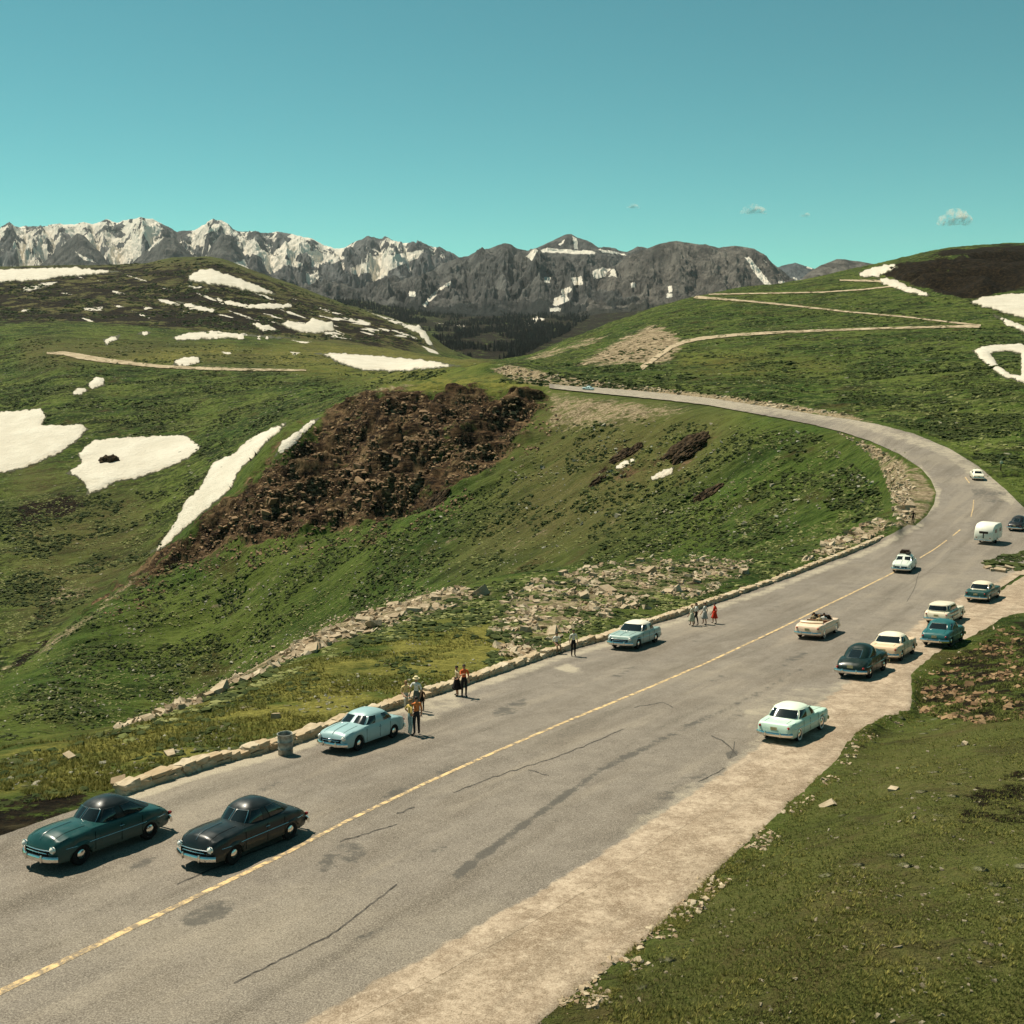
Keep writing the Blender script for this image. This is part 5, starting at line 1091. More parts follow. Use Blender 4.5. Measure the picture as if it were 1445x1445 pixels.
        part('windshield', [(1.0, -.71, 1.03), (1.0, .71, 1.03), (.74, .65, 1.35), (.74, -.65, 1.35), (.985, -.71, 1.03), (.985, .71, 1.03), (.725, .65, 1.35), (.725, -.65, 1.35)], [(0, 1, 2, 3), (7, 6, 5, 4), (0, 4, 5, 1), (3, 2, 6, 7), (0, 3, 7, 4), (1, 5, 6, 2)], m_glass, root, False)
        for x in (-.15, -1.0):
            part('seat', *merge((box_verts(x + .25, 0, .62, .55, 1.40, .24), BOXF), (box_verts(x - .05, 0, .86, .16, 1.40, .46), BOXF)), m_seat, root, False)
        part('folded_top', *tube([(-1.42 - .12 * (1 - (y / .74) ** 2), y, 1.08) for y in np.linspace(-.74, .74, 11)], [(.20, .10)] * 11, 10), mr, root)
        part('steering_wheel', *tube([(.52 + .05 * math.cos(a), .36 + .20 * math.sin(a), .98 + .19 * math.cos(a)) for a in np.linspace(0, 2 * math.pi, 15)], .016, 5), m_dark, root)
    # ---- wheels
    for i, a in enumerate(S['ax']):
        for sy in (-1, 1):
            y0 = sy * (lin(S['W'], a) - .235); ou = sy * .20
            V_, F_ = [], []; prof = [(.12, 0), (.335, 0), (.365, .04), (.365, .16), (.335, .20), (.215, .195), (.20, .17), (.12, .17)]; nn = 26
            for rr, hh in prof:
                for k in range(nn): t_ = 2 * math.pi * k / nn; V_.append((a + rr * math.cos(t_), y0 + sy * hh, .365 + rr * math.sin(t_)))
            for q in range(len(prof) - 1):
                for k in range(nn): F_.append((q * nn + k, q * nn + (k + 1) % nn, (q + 1) * nn + (k + 1) % nn, (q + 1) * nn + k))
            F_.append(tuple(range(nn)))
            wh = part('wheel', V_, F_, m_tyre, root)
            part('hubcap', *disc(a, y0 + sy * .165, .365, 'y', .15 if not whitewall else .19, sy * .035, 18, .4), m_chrome, wh)
            if whitewall:
                V_, F_ = [], []
                for rr, hh in ((.215, .199), (.30, .206), (.30, .196), (.215, .19)):
                    for k in range(nn): t_ = 2 * math.pi * k / nn; V_.append((a + rr * math.cos(t_), y0 + sy * hh, .365 + rr * math.sin(t_)))
                for q in range(3):
                    for k in range(nn): F_.append((q * nn + k, q * nn + (k + 1) % nn, (q + 1) * nn + (k + 1) % nn, (q + 1) * nn + k))
                part('whitewall', V_, F_, m_lamp, wh)
    # ---- bright work
    def bumper(sg, x0):
        pts = [(sg * (x0 - .24 * abs(y / .9) ** 3.2), y, .46) for y in np.linspace(-.90, .90, 17)]
        b = part('bumper', *tube(pts, [(.05, .10)] * 17, 10), m_chrome, root)
        for y in (-.38, .38): part('overrider', *tube([(sg * (x0 + .03), y, .36), (sg * (x0 + .055), y, .46), (sg * (x0 + .03), y, .60)], [.03, .05, .03], 8), m_chrome, b)
    bumper(1, L / 2 + .10); bumper(-1, L / 2 + .10)
    fx = L / 2
    g = part('grille', *merge((box_verts(fx - .015, 0, .62, .06, 1.16, .17), BOXF)), m_dark, root, False)
    part('grille_bar', *tube([(fx + .035 - .05 * (y / .55) ** 2, y, .63) for y in np.linspace(-.60, .60, 9)], .026, 8), m_chrome, g)
    part('grille_bar', *tube([(fx + .03 - .05 * (y / .55) ** 2, y, .72) for y in np.linspace(-.60, .60, 9)], .018, 8), m_chrome, g)
    if style == 'shoebox': part('grille_boss', *disc(fx + .02, 0, .65, 'x', .10, .09, 16, .3), m_chrome, g)
    for sy in (-1, 1):
        hx = fx - .11; hy = sy * .70 if style != 'fastback' else sy * .70
        hl = part('headlight', *disc(hx, hy, .76, 'x', .105, .10, 18, .35), m_lamp, root)
        part('headlight_rim', *tube([(hx + .062, hy + .108 * math.cos(a), .76 + .108 * math.sin(a)) for a in np.linspace(0, 2 * math.pi, 19)], .017, 6), m_chrome, hl)
        tl_h = .74 if style == 'shoebox' else .80
        part('taillight', *disc(-fx + .10, sy * .72, tl_h if style != 'fastback' else .66, 'x', .062, -.11, 14, .3), m_red, root)
        part('door_handle', *tube([(-.12, sy * (lin(S['W'], 0) + .012), .86), (-.30, sy * (lin(S['W'], 0) + .018), .86)], .014, 6), m_chrome, root)
        if trim: part('side_trim', *tube([(x, sy * (lin(S['W'], x) + .006), .70 - .02 * math.cos(x)) for x in np.linspace(-L / 2 + .35, L / 2 - .45, 14)], .014, 6), m_chrome, root)
    def top_line(y, x0, x1, lift=.004, rad=.007, mt=None, nm='bonnet_seam'):
        pts = []
        for x in np.linspace(x0, x1, 9):
            W, zt, cr = lin(S['W'], x), lin(S['zt'], x), lin(S['crown'], x); k_ = abs(y) / W
            pts.append((x, y, zt + cr * float(np.interp(k_, [0, .32, .58, .74, .84], [1, .93, .62, .25, .0])) + lift))
        return part(nm, *tube(pts, rad, 5), mt or m_dark, root)
    if not opn:
        for sy in (-1, 1): top_line(sy * .56, S['gb'][0] + .12, fx - .22); top_line(sy * .56, -fx + .24, S['gb'][1] - .12, nm='boot_seam')
    top_line(0, 1.15, fx - .12, .012, .014, m_chrome, 'bonnet_ornament')
    if not opn: part('door_seam', *merge(*[(box_verts(x, sy * (lin(S['W'], x) - .001), .66, .012, .012, .60), BOXF) for x in (.86, -.22, -1.08) for sy in (-1, 1)]), m_dark, root, False)
    if plate:
        part('number_plate', box_verts(-fx - .01, 0, .72, .02, .32, .15), BOXF, m_plate, root, False)
    if wood:
        for sy in (-1, 1):
            part('wood_panel', *merge(*[(box_verts(-1.0, sy * (lin(S['W'], -1) + .006), z, 2.3, .02, h_), BOXF) for z, h_ in ((.90, .07), (.62, .06))]), wood, root, False)
    return root

def place(root, px, py, fx, fy):
    a, b = hit(np.array([px, fx]), np.array([py, fy])); d = Vector((b[0] - a[0], b[1] - a[1], 0)).normalized(); lft = Vector((-d.y, d.x, 0))
    pt = [(a[0] + d.x * k, a[1] + d.y * k) for k in (1.4, -1.4)] + [(a[0] + lft.x * k, a[1] + lft.y * k) for k in (.75, -.75)]
    z = ground_z([p[0] for p in pt], [p[1] for p in pt])
    f = Vector((d.x, d.y, (z[0] - z[1]) / 2.8)).normalized(); l = Vector((lft.x, lft.y, (z[2] - z[3]) / 1.5)); up = f.cross(l).normalized(); l = up.cross(f)
    M_ = Matrix((f, l, up)).transposed().to_4x4(); M_.translation = Vector((a[0], a[1], float((z[0] + z[1]) / 2) + .06)); root.matrix_world = M_
    return root
G1, G2, G3 = 'cars parked along the stone wall', 'cars parked on the gravel side of the road', 'cars moving on the road'
place(build_car('fastback', 'dark teal fastback sedan at the lower left corner beyond the end of the wall', G1, (.012, .055, .052), (.010, .014, .014)), 142, 1198, 82, 1220).scale = (.9, .9, .9)
place(build_car('fastback', 'black rounded sedan in the near lane, second car from the lower left', G3, (.012, .016, .016), name='car'), 347, 1198, 287, 1224).scale = (.87, .87, .87)
place(build_car('shoebox', 'light blue sedan with divided windshield facing the camera beside the trash barrel', G1, (.27, .40, .40), trim=False), 512, 1049, 426, 1080).scale = (.86, .86, .86)
place(build_car('fifties', 'pale grey-blue sedan with a cream roof parked at the wall', G1, (.27, .36, .32), (.72, .66, .52)), 896, 911, 849, 928)
place(build_car('convertible', 'peach open convertible with its top down carrying three people', G3, (.74, .53, .37), (.62, .50, .34), True, name='car'), 1154, 897, 1195, 877)
luggage_car = place(build_car('shoebox', 'white sedan with dark luggage on its roof astride the centre line', G3, (.62, .66, .56), name='car'), 1276, 805, 1264, 816)
place(build_car('shoebox', 'small cream sedan farthest up the bend near the outer road edge', G3, (.74, .68, .52), name='car'), 1378, 676, 1366, 661)
place(build_car('fifties', 'dark green sedan with a cream roof alone on the gravel', G2, (.018, .060, .050), (.74, .62, .44)), 1387, 846, 1426, 825)
place(build_car('wagon', 'cream station wagon with long side windows behind the teal sedan', G2, (.70, .62, .46), wood=simple('wood_trim', (.22, .10, .045), .5)), 1333, 877, 1373, 856)
place(build_car('shoebox', 'dark teal sedan parked in front of the cream wagon', G2, (.020, .105, .105)), 1331, 908, 1369, 887)
place(build_car('fastback', 'old black-green rounded sedan parked beside the peach hardtop', G2, (.006, .016, .012)), 1217, 951, 1256, 930)
place(build_car('hardtop', 'peach hardtop coupe with a cream roof next to the black-green sedan', G2, (.74, .52, .33), (.80, .70, .52)), 1260, 927, 1298, 904)
place(build_car('fifties', 'mint green sedan with a pale roof at the front of the parked row', G2, (.50, .65, .53), (.66, .73, .58), True), 1120, 1036, 1176, 1007).scale = (.88, .88, .88)
place(build_car('shoebox', 'tiny pale blue sedan on the far road below the cut bank', G3, (.42, .55, .55), name='car'), 830, 551, 812, 549)
tow = place(build_car('fastback', 'black sedan towing the white trailer at the right edge', G3, (.012, .014, .014), name='tow_car'), 1438, 747, 1471, 730)
# luggage on the roof rack
bag = bpy.data.objects.new('luggage_rack', None); COL.objects.link(bag); bag.matrix_world = luggage_car.matrix_world @ Matrix.Translation((-.25, 0, 1.54))
tag(bag, 'dark suitcases roped on the roof rack of the white sedan', 'luggage')
m_case = simple('suitcase_leather', (.055, .032, .02), .7); m_case2 = simple('suitcase_canvas', (.09, .07, .05), .8)
def rbox(cx, cy, cz, sx, sy, sz, bev=.04):
    bm = bmesh.new(); bmesh.ops.create_cube(bm, size=1); 
    for v in bm.verts: v.co = Vector((v.co.x * sx, v.co.y * sy, v.co.z * sz))
    bmesh.ops.bevel(bm, geom=bm.edges[:], offset=bev, segments=2, affect='EDGES')
    v_ = [(v.co.x + cx, v.co.y + cy, v.co.z + cz) for v in bm.verts]; f_ = [tuple(v.index for v in f.verts) for f in bm.faces]; bm.free(); return v_, f_
part('rack', *merge(*[tube([(x, -.55, .05), (x, .55, .05)], .018, 6) for x in (-.5, 0, .5)], *[tube([(-.6, y, .05), (.6, y, .05)], .018, 6) for y in (-.55, .55)], *[tube([(x, y, -.12), (x, y, .05)], .018, 6) for x in (-.5, .5) for y in (-.5, .5)]), m_chrome, bag)
part('suitcase', *rbox(-.12, -.22, .22, .80, .55, .30), m_case, bag); part('suitcase', *rbox(.05, .30, .19, .95, .40, .24), m_case2, bag); part('suitcase', *rbox(0, 0, .42, .6, .8, .16), m_case, bag)

# ------------------------------------------------------------------ travel trailer
tr_ = bpy.data.objects.new('travel_trailer', None); COL.objects.link(tr_); tag(tr_, 'white rounded travel trailer towed up the road at the right edge', 'trailer')
m_white = paint('trailer_enamel', (.78, .74, .62), .4)
prof = [(-2.0, .55), (-2.08, .9), (-2.02, 1.5), (-1.75, 2.05), (-1.2, 2.32), (0, 2.38), (1.2, 2.30), (1.7, 2.0), (1.95, 1.5), (2.0, .9), (1.9, .55), (1.2, .48), (.45, .48), (.35, .72), (0, .86), (-.35, .72), (-.45, .48), (-1.2, .48)]
V_, F_ = [], []
cxp = sum(p[0] for p in prof) / len(prof); czp = 1.3
for yy, k in ((-1.05, .93), (-1.02, .97), (-.95, 1.0), (.95, 1.0), (1.02, .97), (1.05, .93)): V_ += [(cxp + (p[0] - cxp) * k, yy, czp + (p[1] - czp) * k) for p in prof]
npf = len(prof)
for i in range(5):
    for k in range(npf): F_.append((i * npf + k, i * npf + (k + 1) % npf, (i + 1) * npf + (k + 1) % npf, (i + 1) * npf + k))
F_.append(tuple(range(npf))[::-1]); F_.append(tuple(5 * npf + k for k in range(npf)))
part('body', V_, F_, m_white, tr_)
rw = part('rear_window', *rbox(-2.03, 0, 1.42, .10, 1.0, .28, .03), m_glass, tr_)
part('hatch_latch', *rbox(-2.09, 0, 1.02, .06, .10, .55, .02), m_dark, tr_)
for sy in (-1, 1):
    part('side_window', *rbox(-.9, sy * 1.045, 1.55, .85, .03, .45, .012), m_glass, tr_); part('side_window', *rbox(.95, sy * 1.045, 1.55, .7, .03, .45, .012), m_glass, tr_)
    wh = part('wheel', *tube([(0, sy * .78, .34), (0, sy * .80, .34), (0, sy * .96, .34), (0, sy * .98, .34)], [.28, .34, .34, .28], 22), m_tyre, tr_); part('hubcap', *disc(0, sy * .975, .34, 'y', .17, sy * .03, 16, .3), m_chrome, wh)
    part('taillight', *disc(-2.05, sy * .75, .80, 'x', .06, -.05, 12, .2), m_red, tr_)
part('door', *rbox(.15, -1.05, 1.35, .62, .03, 1.5, .012), m_white, tr_)
part('drawbar', *merge(tube([(1.9, -.5, .5), (3.1, 0, .48)], .04, 8), tube([(1.9, .5, .5), (3.1, 0, .48)], .04, 8)), m_dark, tr_)
part('bumper', *tube([(-2.14, y, .52) for y in np.linspace(-.98, .98, 5)], [(.04, .07)] * 5, 8), m_chrome, tr_)
place(tr_, 1394, 766, 1424, 752)

# ------------------------------------------------------------------ trash barrel and post
brl = bpy.data.objects.new('trash_barrel', None); COL.objects.link(brl); tag(brl, 'dented grey steel trash barrel standing open by the wall', 'barrel')
m_steel = simple('weathered_steel', (.30, .30, .26), .55, .4, .5, var=.3, sc=5)
V_, F_ = [], []; nn = 32; pr = [(.27, 0), (.285, .02), (.285, .27), (.30, .29), (.285, .31), (.285, .57), (.30, .59), (.285, .61), (.285, .86), (.30, .88), (.30, .90), (.275, .90), (.265, .86), (.262, .25), (.0, .24)]
for rr, zz in pr:
    for k in range(nn): a = 2 * math.pi * k / nn; rr_ = rr * (1 + .03 * math.sin(3 * a + zz * 4)); V_.append((rr_ * math.cos(a), rr_ * math.sin(a), zz))
for q in range(len(pr) - 1):
    for k in range(nn): F_.append((q * nn + k, q * nn + (k + 1) % nn, (q + 1) * nn + (k + 1) % nn, (q + 1) * nn + k))
part('drum', V_, F_, m_steel, brl); part('shade_fill', *rbox(0, 0, .42, .36, .36, .3, .1), m_dark, brl)  # near-black block stands in for the shade inside the open drum
brl.location = tuple(hit(403, 1066)[0] + np.array([0, 0, .04])); brl.scale = (1.05, 1.05, 1.0)
pst = bpy.data.objects.new('marker_post', None); COL.objects.link(pst); tag(pst, 'dark post with a pale round head at the outer road edge', 'marker post')
part('post', *rbox(0, 0, .55, .16, .16, 1.2, .02), simple('dark_timber', (.035, .026, .018), .9), pst); part('marker_head', *rbox(0, 0, 1.42, .62, .30, .60, .14), simple('pale_paint', (.55, .54, .40), .7), pst)
pst.location = tuple(hit(1412, 664)[0])

# ------------------------------------------------------------------ people
SKIN = simple('skin', (.42, .22, .13), .6, .3, var=.05); HAIR = simple('dark_hair', (.022, .013, .008), .7, .3); HAIR2 = simple('fair_hair', (.26, .15, .06), .7, .3); SHOE = simple('shoe_leather', (.03, .02, .014), .6)
_cloth = {}
def cloth(c):
    if c not in _cloth: _cloth[c] = simple('cloth', c, .9, .1, var=.18, sc=14)
    return _cloth[c]
def skel(pose):
    """joints: name -> (x, y, z, rx, ry); y is forward"""
    if pose in ('stand', 'stride', 'hips', 'reach'):
        J = dict(pelvis=(0, 0, .96, .155, .115), waist=(0, .005, 1.12, .135, .10), chest=(0, .01, 1.30, .165, .115), upper=(0, 0, 1.42, .15, .09), neck=(0, .01, 1.52, .056, .056), jaw=(0, .03, 1.585, .066, .078), skull=(0, .02, 1.665, .078, .096), crown=(0, .005, 1.725, .055, .065))
        for s, n_ in ((-1, 'r'), (1, 'l')):
            ph = .0 if pose != 'stride' else .16 * s
            J['sh' + n_] = (.185 * s, 0, 1.425, .062, .062); J['el' + n_] = (.245 * s, -.03 - ph * .6, 1.15, .046, .046); J['wr' + n_] = (.255 * s, .06 - ph * .8, .92, .031, .031); J['ha' + n_] = (.25 * s, .085 - ph, .845, .030, .042)
            J['hip' + n_] = (.095 * s, 0, .90, .095, .10); J['kn' + n_] = (.105 * s, .02 + ph * .9, .50, .062, .064); J['an' + n_] = (.105 * s, -.03 + ph * 1.0, .085, .042, .046); J['to' + n_] = (.125 * s, .13 + ph * 1.0, .04, .044, .036)
            if pose == 'hips': J['el' + n_] = (.36 * s, -.08, 1.20, .046, .046); J['wr' + n_] = (.21 * s, .04, 1.04, .031, .031); J['ha' + n_] = (.16 * s, .09, 1.02, .030, .04)
            if pose == 'reach' and s > 0: J['el' + n_] = (.24, .20, 1.26, .046, .046); J['wr' + n_] = (.16, .40, 1.36, .031, .031); J['ha' + n_] = (.12, .47, 1.39, .03, .04)
    else:
        d = .47
        J = dict(pelvis=(0, 0, .13, .165, .13), waist=(0, -.01, .29, .14, .105), chest=(0, .02, .48, .165, .115), upper=(0, .03, .60, .15, .09), neck=(0, .06, .70, .056, .056), jaw=(0, .09, .765, .066, .078), skull=(0, .08, .845, .078, .096), crown=(0, .06, .905, .055, .065))
        for s, n_ in ((-1, 'r'), (1, 'l')):
            J['sh' + n_] = (.185 * s, .03, .605, .062, .062); J['el' + n_] = (.245 * s, .06, .33, .046, .046); J['wr' + n_] = (.15 * s, .28, .22, .031, .031); J['ha' + n_] = (.12 * s, .36, .20, .030, .042)
            J['hip' + n_] = (.095 * s, .05, .11, .095, .095); J['kn' + n_] = (.12 * s, .45, .10, .066, .066); J['an' + n_] = (.12 * s, .47, -.32, .042, .046); J['to' + n_] = (.135 * s, .62, -.37, .044, .036)
    return J
BONES = [('pelvis', 'waist'), ('waist', 'chest'), ('chest', 'upper'), ('upper', 'neck'), ('neck', 'jaw'), ('jaw', 'skull'), ('skull', 'crown')] + [p for n_ in 'rl' for p in (('upper', 'sh' + n_), ('sh' + n_, 'el' + n_), ('el' + n_, 'wr' + n_), ('wr' + n_, 'ha' + n_), ('pelvis', 'hip' + n_), ('hip' + n_, 'kn' + n_), ('kn' + n_, 'an' + n_), ('an' + n_, 'to' + n_))]
def person(label, group, pose, top, bottom, px=None, py=None, face=0, h=1.72, hair=HAIR, skirt=None, short=True, hat=None, at=None, lift=0., tf=None):
    J = skel(pose); names = list(J); me = bpy.data.meshes.new('person')
    me.from_pydata([J[k][:3] for k in names], [(names.index(a), names.index(b)) for a, b in BONES], [])
    o = bpy.data.objects.new('person', me); COL.objects.link(o)
    mo = o.modifiers.new('s', 'SKIN'); mo.use_smooth_shade = True; mo.branch_smoothing = .6
    for i, k in enumerate(names): me.skin_vertices[0].data[i].radius = J[k][3:]; me.skin_vertices[0].data[i].use_root = (k == 'pelvis')
    sb = o.modifiers.new('u', 'SUBSURF'); sb.levels = 2
    dg = bpy.context.evaluated_depsgraph_get(); nm = bpy.data.meshes.new_from_object(o.evaluated_get(dg)); bpy.data.objects.remove(o)
    bm = bmesh.new(); bm.from_mesh(nm)
    mats = [cloth(top), cloth(bottom), SKIN, SHOE, m_dark]
    segs = []
    for a, b in BONES:
        if a in ('neck', 'jaw', 'skull'): m_ = 2
        elif a.startswith('an'): m_ = 3
        elif a.startswith('wr') or (a.startswith('el') and short): m_ = 2
        elif a in ('pelvis',) or a.startswith(('hip', 'kn')): m_ = 1 if not (skirt and a.startswith('kn')) else 2
        else: m_ = 0
        segs.append((Vector(J[a][:3]), Vector(J[b][:3]), m_))
    for f in bm.faces:
        c = f.calc_center_median(); best = 1e9
        for a, b, m_ in segs:
            d = b - a; t_ = max(0, min(1, (c - a).dot(d) / d.length_squared)); q = (c - a - d * t_).length
            if q < best: best = q; f.material_index = m_
        f.smooth = True
    def add(v_, f_, m_):
        vs = [bm.verts.new(v) for v in v_]
        for q in f_:
            try: fc = bm.faces.new([vs[i] for i in q]); fc.material_index = m_; fc.smooth = True
            except ValueError: pass
    for s, n_ in ((-1, 'r'), (1, 'l')):       # five fingers on each hand
        w_ = Vector(J['wr' + n_][:3]); hd = Vector(J['ha' + n_][:3]); d = (hd - w_).normalized(); side = Vector((0, 1, 0)) if abs(d.y) < .7 else Vector((1, 0, 0)); side = (side - d * side.dot(d)).normalized(); inn = Vector((-s, 0, 0)) if abs(d.x) < .8 else Vector((0, 0, -1))
        for i, ln_ in enumerate((.072, .080, .076, .060)):
            b0 = hd + side * (.028 - .0185 * i) + d * .012; add(*tube([b0, b0 + d * ln_ * .55 + inn * .006, b0 + d * ln_ + inn * .024], [.0095, .0088, .006], 6), 2)
        b0 = hd + side * .030 - d * .02; add(*tube([b0, b0 + side * .022 + d * .028 + inn * .012, b0 + side * .020 + d * .058 + inn * .022], [.011, .010, .007], 6), 2)
    sk = Vector(J['skull'][:3]); jw = Vector(J['jaw'][:3]); fy = sk.y + .088
    add(*tube([(0, fy - .005, sk.z - .005), (0, fy + .018, sk.z - .040), (0, fy + .004, sk.z - .05)], [.008, .014, .010], 6), 2)
    for s in (-1, 1):
        add(*disc(.030 * s, fy - .010, sk.z - .004, 'y', .011, .012, 8, .2), 4)
        add(*tube([(.076 * s, sk.y - .01, sk.z - .035), (.086 * s, sk.y - .016, sk.z - .005), (.080 * s, sk.y - .012, sk.z + .022)], [.010, .016, .010], 6), 2)
    add(*tube([(-.024, jw.y + .068, jw.z + .004), (0, jw.y + .076, jw.z + .002), (.024, jw.y + .068, jw.z + .004)], [.004, .006, .004], 5), 3)
    bm.to_mesh(nm); bm.free(); nm.name = 'person'
    o = obj_mesh('person', nm, mats); tag(o, label, 'person', group)
    V_, F_ = [], []; nn = 26
    for j in range(7):
        a = j / 6 * R(104)
        for k in range(nn):
            t_ = 2 * math.pi * k / nn; fr = max(0, math.sin(t_)); a2 = a * (1 - .36 * fr)
            V_.append((.088 * math.sin(a2) * math.cos(t_), -.006 + .108 * math.sin(a2) * math.sin(t_), .004 + .098 * math.cos(a2)))
    V_ = [(x, y + sk.y, z + sk.z + .008) for x, y, z in V_]
    for j in range(6):
        for k in range(nn): F_.append((j * nn + k, j * nn + (k + 1) % nn, (j + 1) * nn + (k + 1) % nn, (j + 1) * nn + k))
    part('hair', V_, F_, hair, o)
    if hat is not None:
        V_, F_ = [], []
        for rr, zz in ((.17, .035), (.172, .045), (.105, .05), (.10, .13), (.07, .15), (.001, .148)):
            for k in range(20): t_ = 2 * math.pi * k / 20; V_.append((rr * math.cos(t_), sk.y - .005 + rr * 1.08 * math.sin(t_), sk.z + zz))
        for j in range(5):
            for k in range(20): F_.append((j * 20 + k, j * 20 + (k + 1) % 20, (j + 1) * 20 + (k + 1) % 20, (j + 1) * 20 + k))
        part('hat', V_, F_, cloth(hat), o)
    if skirt is not None:
        zl = skirt; V_, F_ = [], []; nn = 28
        for q in np.linspace(0, 1, 7):
            for k in range(nn):
                t_ = 2 * math.pi * k / nn; fold = 1 + .10 * q * math.sin(7 * t_)
                V_.append(((.150 + .15 * q) * fold * math.cos(t_), (.118 + .15 * q) * fold * math.sin(t_), 1.10 + (zl - 1.10) * q))
        for j in range(6):
            for k in range(nn): F_.append((j * nn + k, j * nn + (k + 1) % nn, (j + 1) * nn + (k + 1) % nn, (j + 1) * nn + k))
        sk_o = part('skirt', V_, F_, cloth(bottom), o); so_ = sk_o.modifiers.new('t', 'SOLIDIFY'); so_.thickness = .012
    k = h / 1.78
    if tf is not None: o.matrix_world = tf @ Matrix.Rotation(R(face), 4, 'Z') @ Matrix.Scale(k, 4)
    else:
        p = hit(px, py)[0]; o.location = (p[0], p[1], p[2] + .045 + lift); o.rotation_euler = (0, 0, R(face)); o.scale = (k, k, k)
    return o
ORG, CRM, WHT, DRK, BLU, RED, TAN = (.62, .20, .06), (.66, .52, .32), (.68, .66, .58), (.018, .016, .016), (.22, .30, .30), (.55, .045, .020), (.40, .30, .18)
GP1, GP2, GP3 = 'people around the back of the light blue sedan', 'people walking by the wall beyond the cream-roofed sedan', 'people riding in the convertible'
# face: 0 looks away up the picture (+Y), 180 looks at the camera, 90 looks left
person('person in an orange shirt and dark trousers standing behind the light blue sedan', GP1, 'stand', ORG, (.030, .030, .034), 588, 1038, 25, 1.76)
person('person in a yellow blouse and pale slacks at the rear of the blue sedan', GP1, 'hips', (.62, .42, .13), (.30, .40, .38), 579, 1039, -60, 1.66, HAIR2)
person('person in a cream top sitting on the wall behind the light blue sedan', GP1, 'sit', (.70, .52, .24), (.60, .55, .44), 573, 1000, 195, 1.68, HAIR2, lift=.52)
person('person in a white shirt and pale hat standing at the wall beside the smallest one', GP1, 'reach', WHT, (.10, .12, .10), 588, 1006, 160, 1.76, hat=(.62, .52, .30))
person('child with dark hair in a brown jacket at the wall', GP1, 'stand', (.09, .045, .028), DRK, 596, 1004, 150, 1.15)
person('person in a red-orange shirt and dark trousers standing alone by the wall', 'pair at the wall', 'reach', (.60, .12, .04), (.024, .02, .02), 655, 985, 200, 1.76)
person('person in a cream blouse and dark skirt next to the red-orange shirt', 'pair at the wall', 'hips', CRM, (.020, .015, .016), 645, 983, 110, 1.62, HAIR, .42)
person('person in a white shirt sitting on the wall left of the dark-trousered walker', 'pair on the wall left of the cream-roofed sedan', 'sit', WHT, (.30, .20, .11), 785, 923, 200, 1.7, lift=.50)
person('person in a white shirt and black trousers standing left of the cream-roofed sedan', 'pair on the wall left of the cream-roofed sedan', 'stand', (.64, .60, .48), DRK, 809, 927, 195, 1.74)
person('person in a pale dress at the left of the walking group', GP2, 'stride', (.58, .54, .40), (.42, .42, .30), 976, 884, 60, 1.62, HAIR2, .42)
person('person in a white shirt and black trousers in the middle of the walking group', GP2, 'stride', WHT, DRK, 982, 883, 70, 1.72)
person('person in a pale grey coat third in the walking group', GP2, 'stride', (.50, .50, .44), (.36, .36, .32), 994, 882, 60, 1.68, HAIR, .50)
person('person in a bright red coat at the right of the walking group', GP2, 'stride', RED, RED, 1008, 881, 65, 1.62, HAIR, .50, short=False)
person('lone person in dark clothes standing at the far end of the wall', None, 'stand', (.022, .018, .016), (.016, .014, .014), 1288, 740, 170, 1.78, short=False)
cv = next(o for o in COL.objects if o.get('label', '').startswith('peach open convertible')).matrix_world
for lab, x, y, c, hr in (('driver with dark hair and a tan shirt in the convertible', .14, .36, TAN, HAIR), ('front passenger with dark hair and a white blouse in the convertible', .14, -.36, WHT, HAIR), ('back seat passenger with fair hair in the convertible', -.74, -.30, (.55, .40, .22), HAIR2)):
    person(lab, GP3, 'sit', c, (.10, .09, .08), face=-90, h=1.68, hair=hr, tf=cv @ Matrix.Translation((x, y, .66)))

# ------------------------------------------------------------------ forest in the valley
def trees(name, label, poly, n, hmin, hmax, mat, ymin, ymax=1e9):
    p = sample_poly(poly, n * 2, r2); w_ = hit(p[:, 0], p[:, 1], ymin); cl = fbm(w_[:, 0] / 260, w_[:, 1] / 420, 4, 51); w_ = w_[(w_[:, 1] < ymax) & (cl > -.04)][:n]; nn = 6
    CO, TR = [], []; off = 0
    base = np.array([(math.cos(2 * math.pi * k / nn), math.sin(2 * math.pi * k / nn)) for k in range(nn)])
    for a in w_:
        h = hmin + (hmax - hmin) * r2.random() ** 1.7; rr = h * r2.uniform(.20, .32); cs = []
        for z0, z1, k in ((.05, .55, 1.0), (.35, .80, .72), (.60, 1.0, .46)):
            jit = 1 + r2.normal(0, .15, (nn, 1)); ring = np.concatenate([base * rr * k * jit, np.full((nn, 1), z0 * h)], 1); cs.append(np.concatenate([ring, [[0, 0, z1 * h]]])); 
        for c in cs:
            CO.append(c + a); TR.append(np.array([(k, (k + 1) % nn, nn) for k in range(nn)]) + off); off += nn + 1
    return tag(rocks := obj_mesh(name, raw_mesh(name, np.concatenate(CO), None, np.concatenate(TR)), mat), label, 'forest', None, 'stuff')
m_fir = simple('dark_fir', (.010, .015, .010), .95, .1, var=.3, sc=.02)
trees('forest', 'dark evergreen forest filling the valley below the grey mountains', [(380, 424), (430, 414), (480, 416), (560, 430), (640, 440), (760, 440), (840, 442), (800, 470), (760, 490), (720, 512), (650, 512), (610, 498), (560, 455), (470, 432)], 5200, 10, 27, m_fir, 3400)

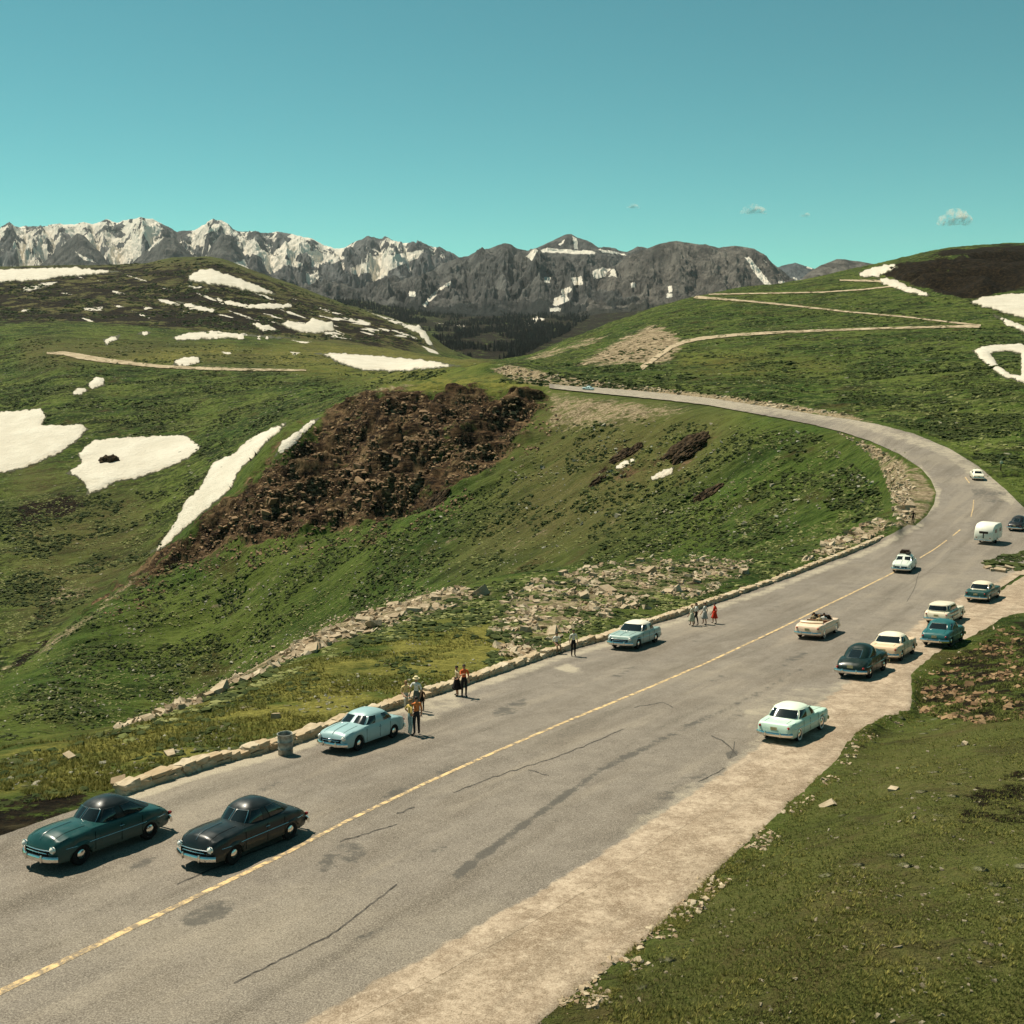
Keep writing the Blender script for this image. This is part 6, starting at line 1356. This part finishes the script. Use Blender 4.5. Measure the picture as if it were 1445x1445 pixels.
# ------------------------------------------------------------------ clouds
def cloud(label, px, py, wpx, hpx, dist, seed):
    r_ = np.random.default_rng(seed); u, v = uv_of(px, py); wd = wpx / F * dist; hd = hpx / F * dist
    o_ = []
    bm = bmesh.new()
    n = 26
    for i in range(n):
        t_ = r_.uniform(-1, 1); rad = hd * (.12 + .28 * (1 - t_ * t_) * r_.uniform(.6, 1.1))
        c = Vector((t_ * wd * .46, r_.uniform(-.3, .3) * wd * .4, -hd * .32 + rad * .62 + r_.uniform(0, .30) * hd * (1 - t_ * t_)))
        res = bmesh.ops.create_icosphere(bm, subdivisions=3, radius=1)
        for q in res['verts']:
            d = q.co.copy(); k = 1 + .28 * float(perlin(np.array([d.x * 2.1 + i * 7.1]), np.array([d.y * 2.1 + d.z * 1.7 + seed]), seed)[0]) + .14 * float(perlin(np.array([d.x * 5 + i]), np.array([d.z * 5 + d.y * 4]), seed + 1)[0])
            z = d.z * rad * k * .8; q.co = c + Vector((d.x * rad * k * 1.25, d.y * rad * k, z if z + c.z > -hd * .36 else -hd * .36 - c.z + (z + c.z + hd * .36) * .25))
    me = bpy.data.meshes.new('cloud'); bm.to_mesh(me); bm.free()
    o = obj_mesh('cloud', me, m_cloud, loc=(float(u) * dist, dist, CAM_Z - float(v) * dist), smooth=True)
    return tag(o, label, 'cloud', 'small fair weather clouds')
def cloud_mat():
    t = NT('cloud_vapour'); v = t.n('ShaderNodeVolumePrincipled'); v.inputs['Color'].default_value = (1, .96, .86, 1); v.inputs['Anisotropy'].default_value = .1
    d = t.ramp(t.noise(t.obj(), .0075, 5, .62), .45, .64, 0, .010); t.link(d, v.inputs['Density'])
    t.link(v.outputs[0], t.out.inputs['Volume']); return t.m
m_cloud = cloud_mat()
cloud('puffy white cloud farthest right over the dark cliff', 1347, 309, 46, 26, 26000, 1)
cloud('smaller white cloud above the rounded grey mountain', 1064, 296, 38, 17, 26000, 2)
cloud('tiny cloud wisp between the two larger clouds', 1136, 303, 15, 8, 26000, 3)
cloud('thin small cloud above the pointed peak', 893, 291, 18, 9, 27000, 4)
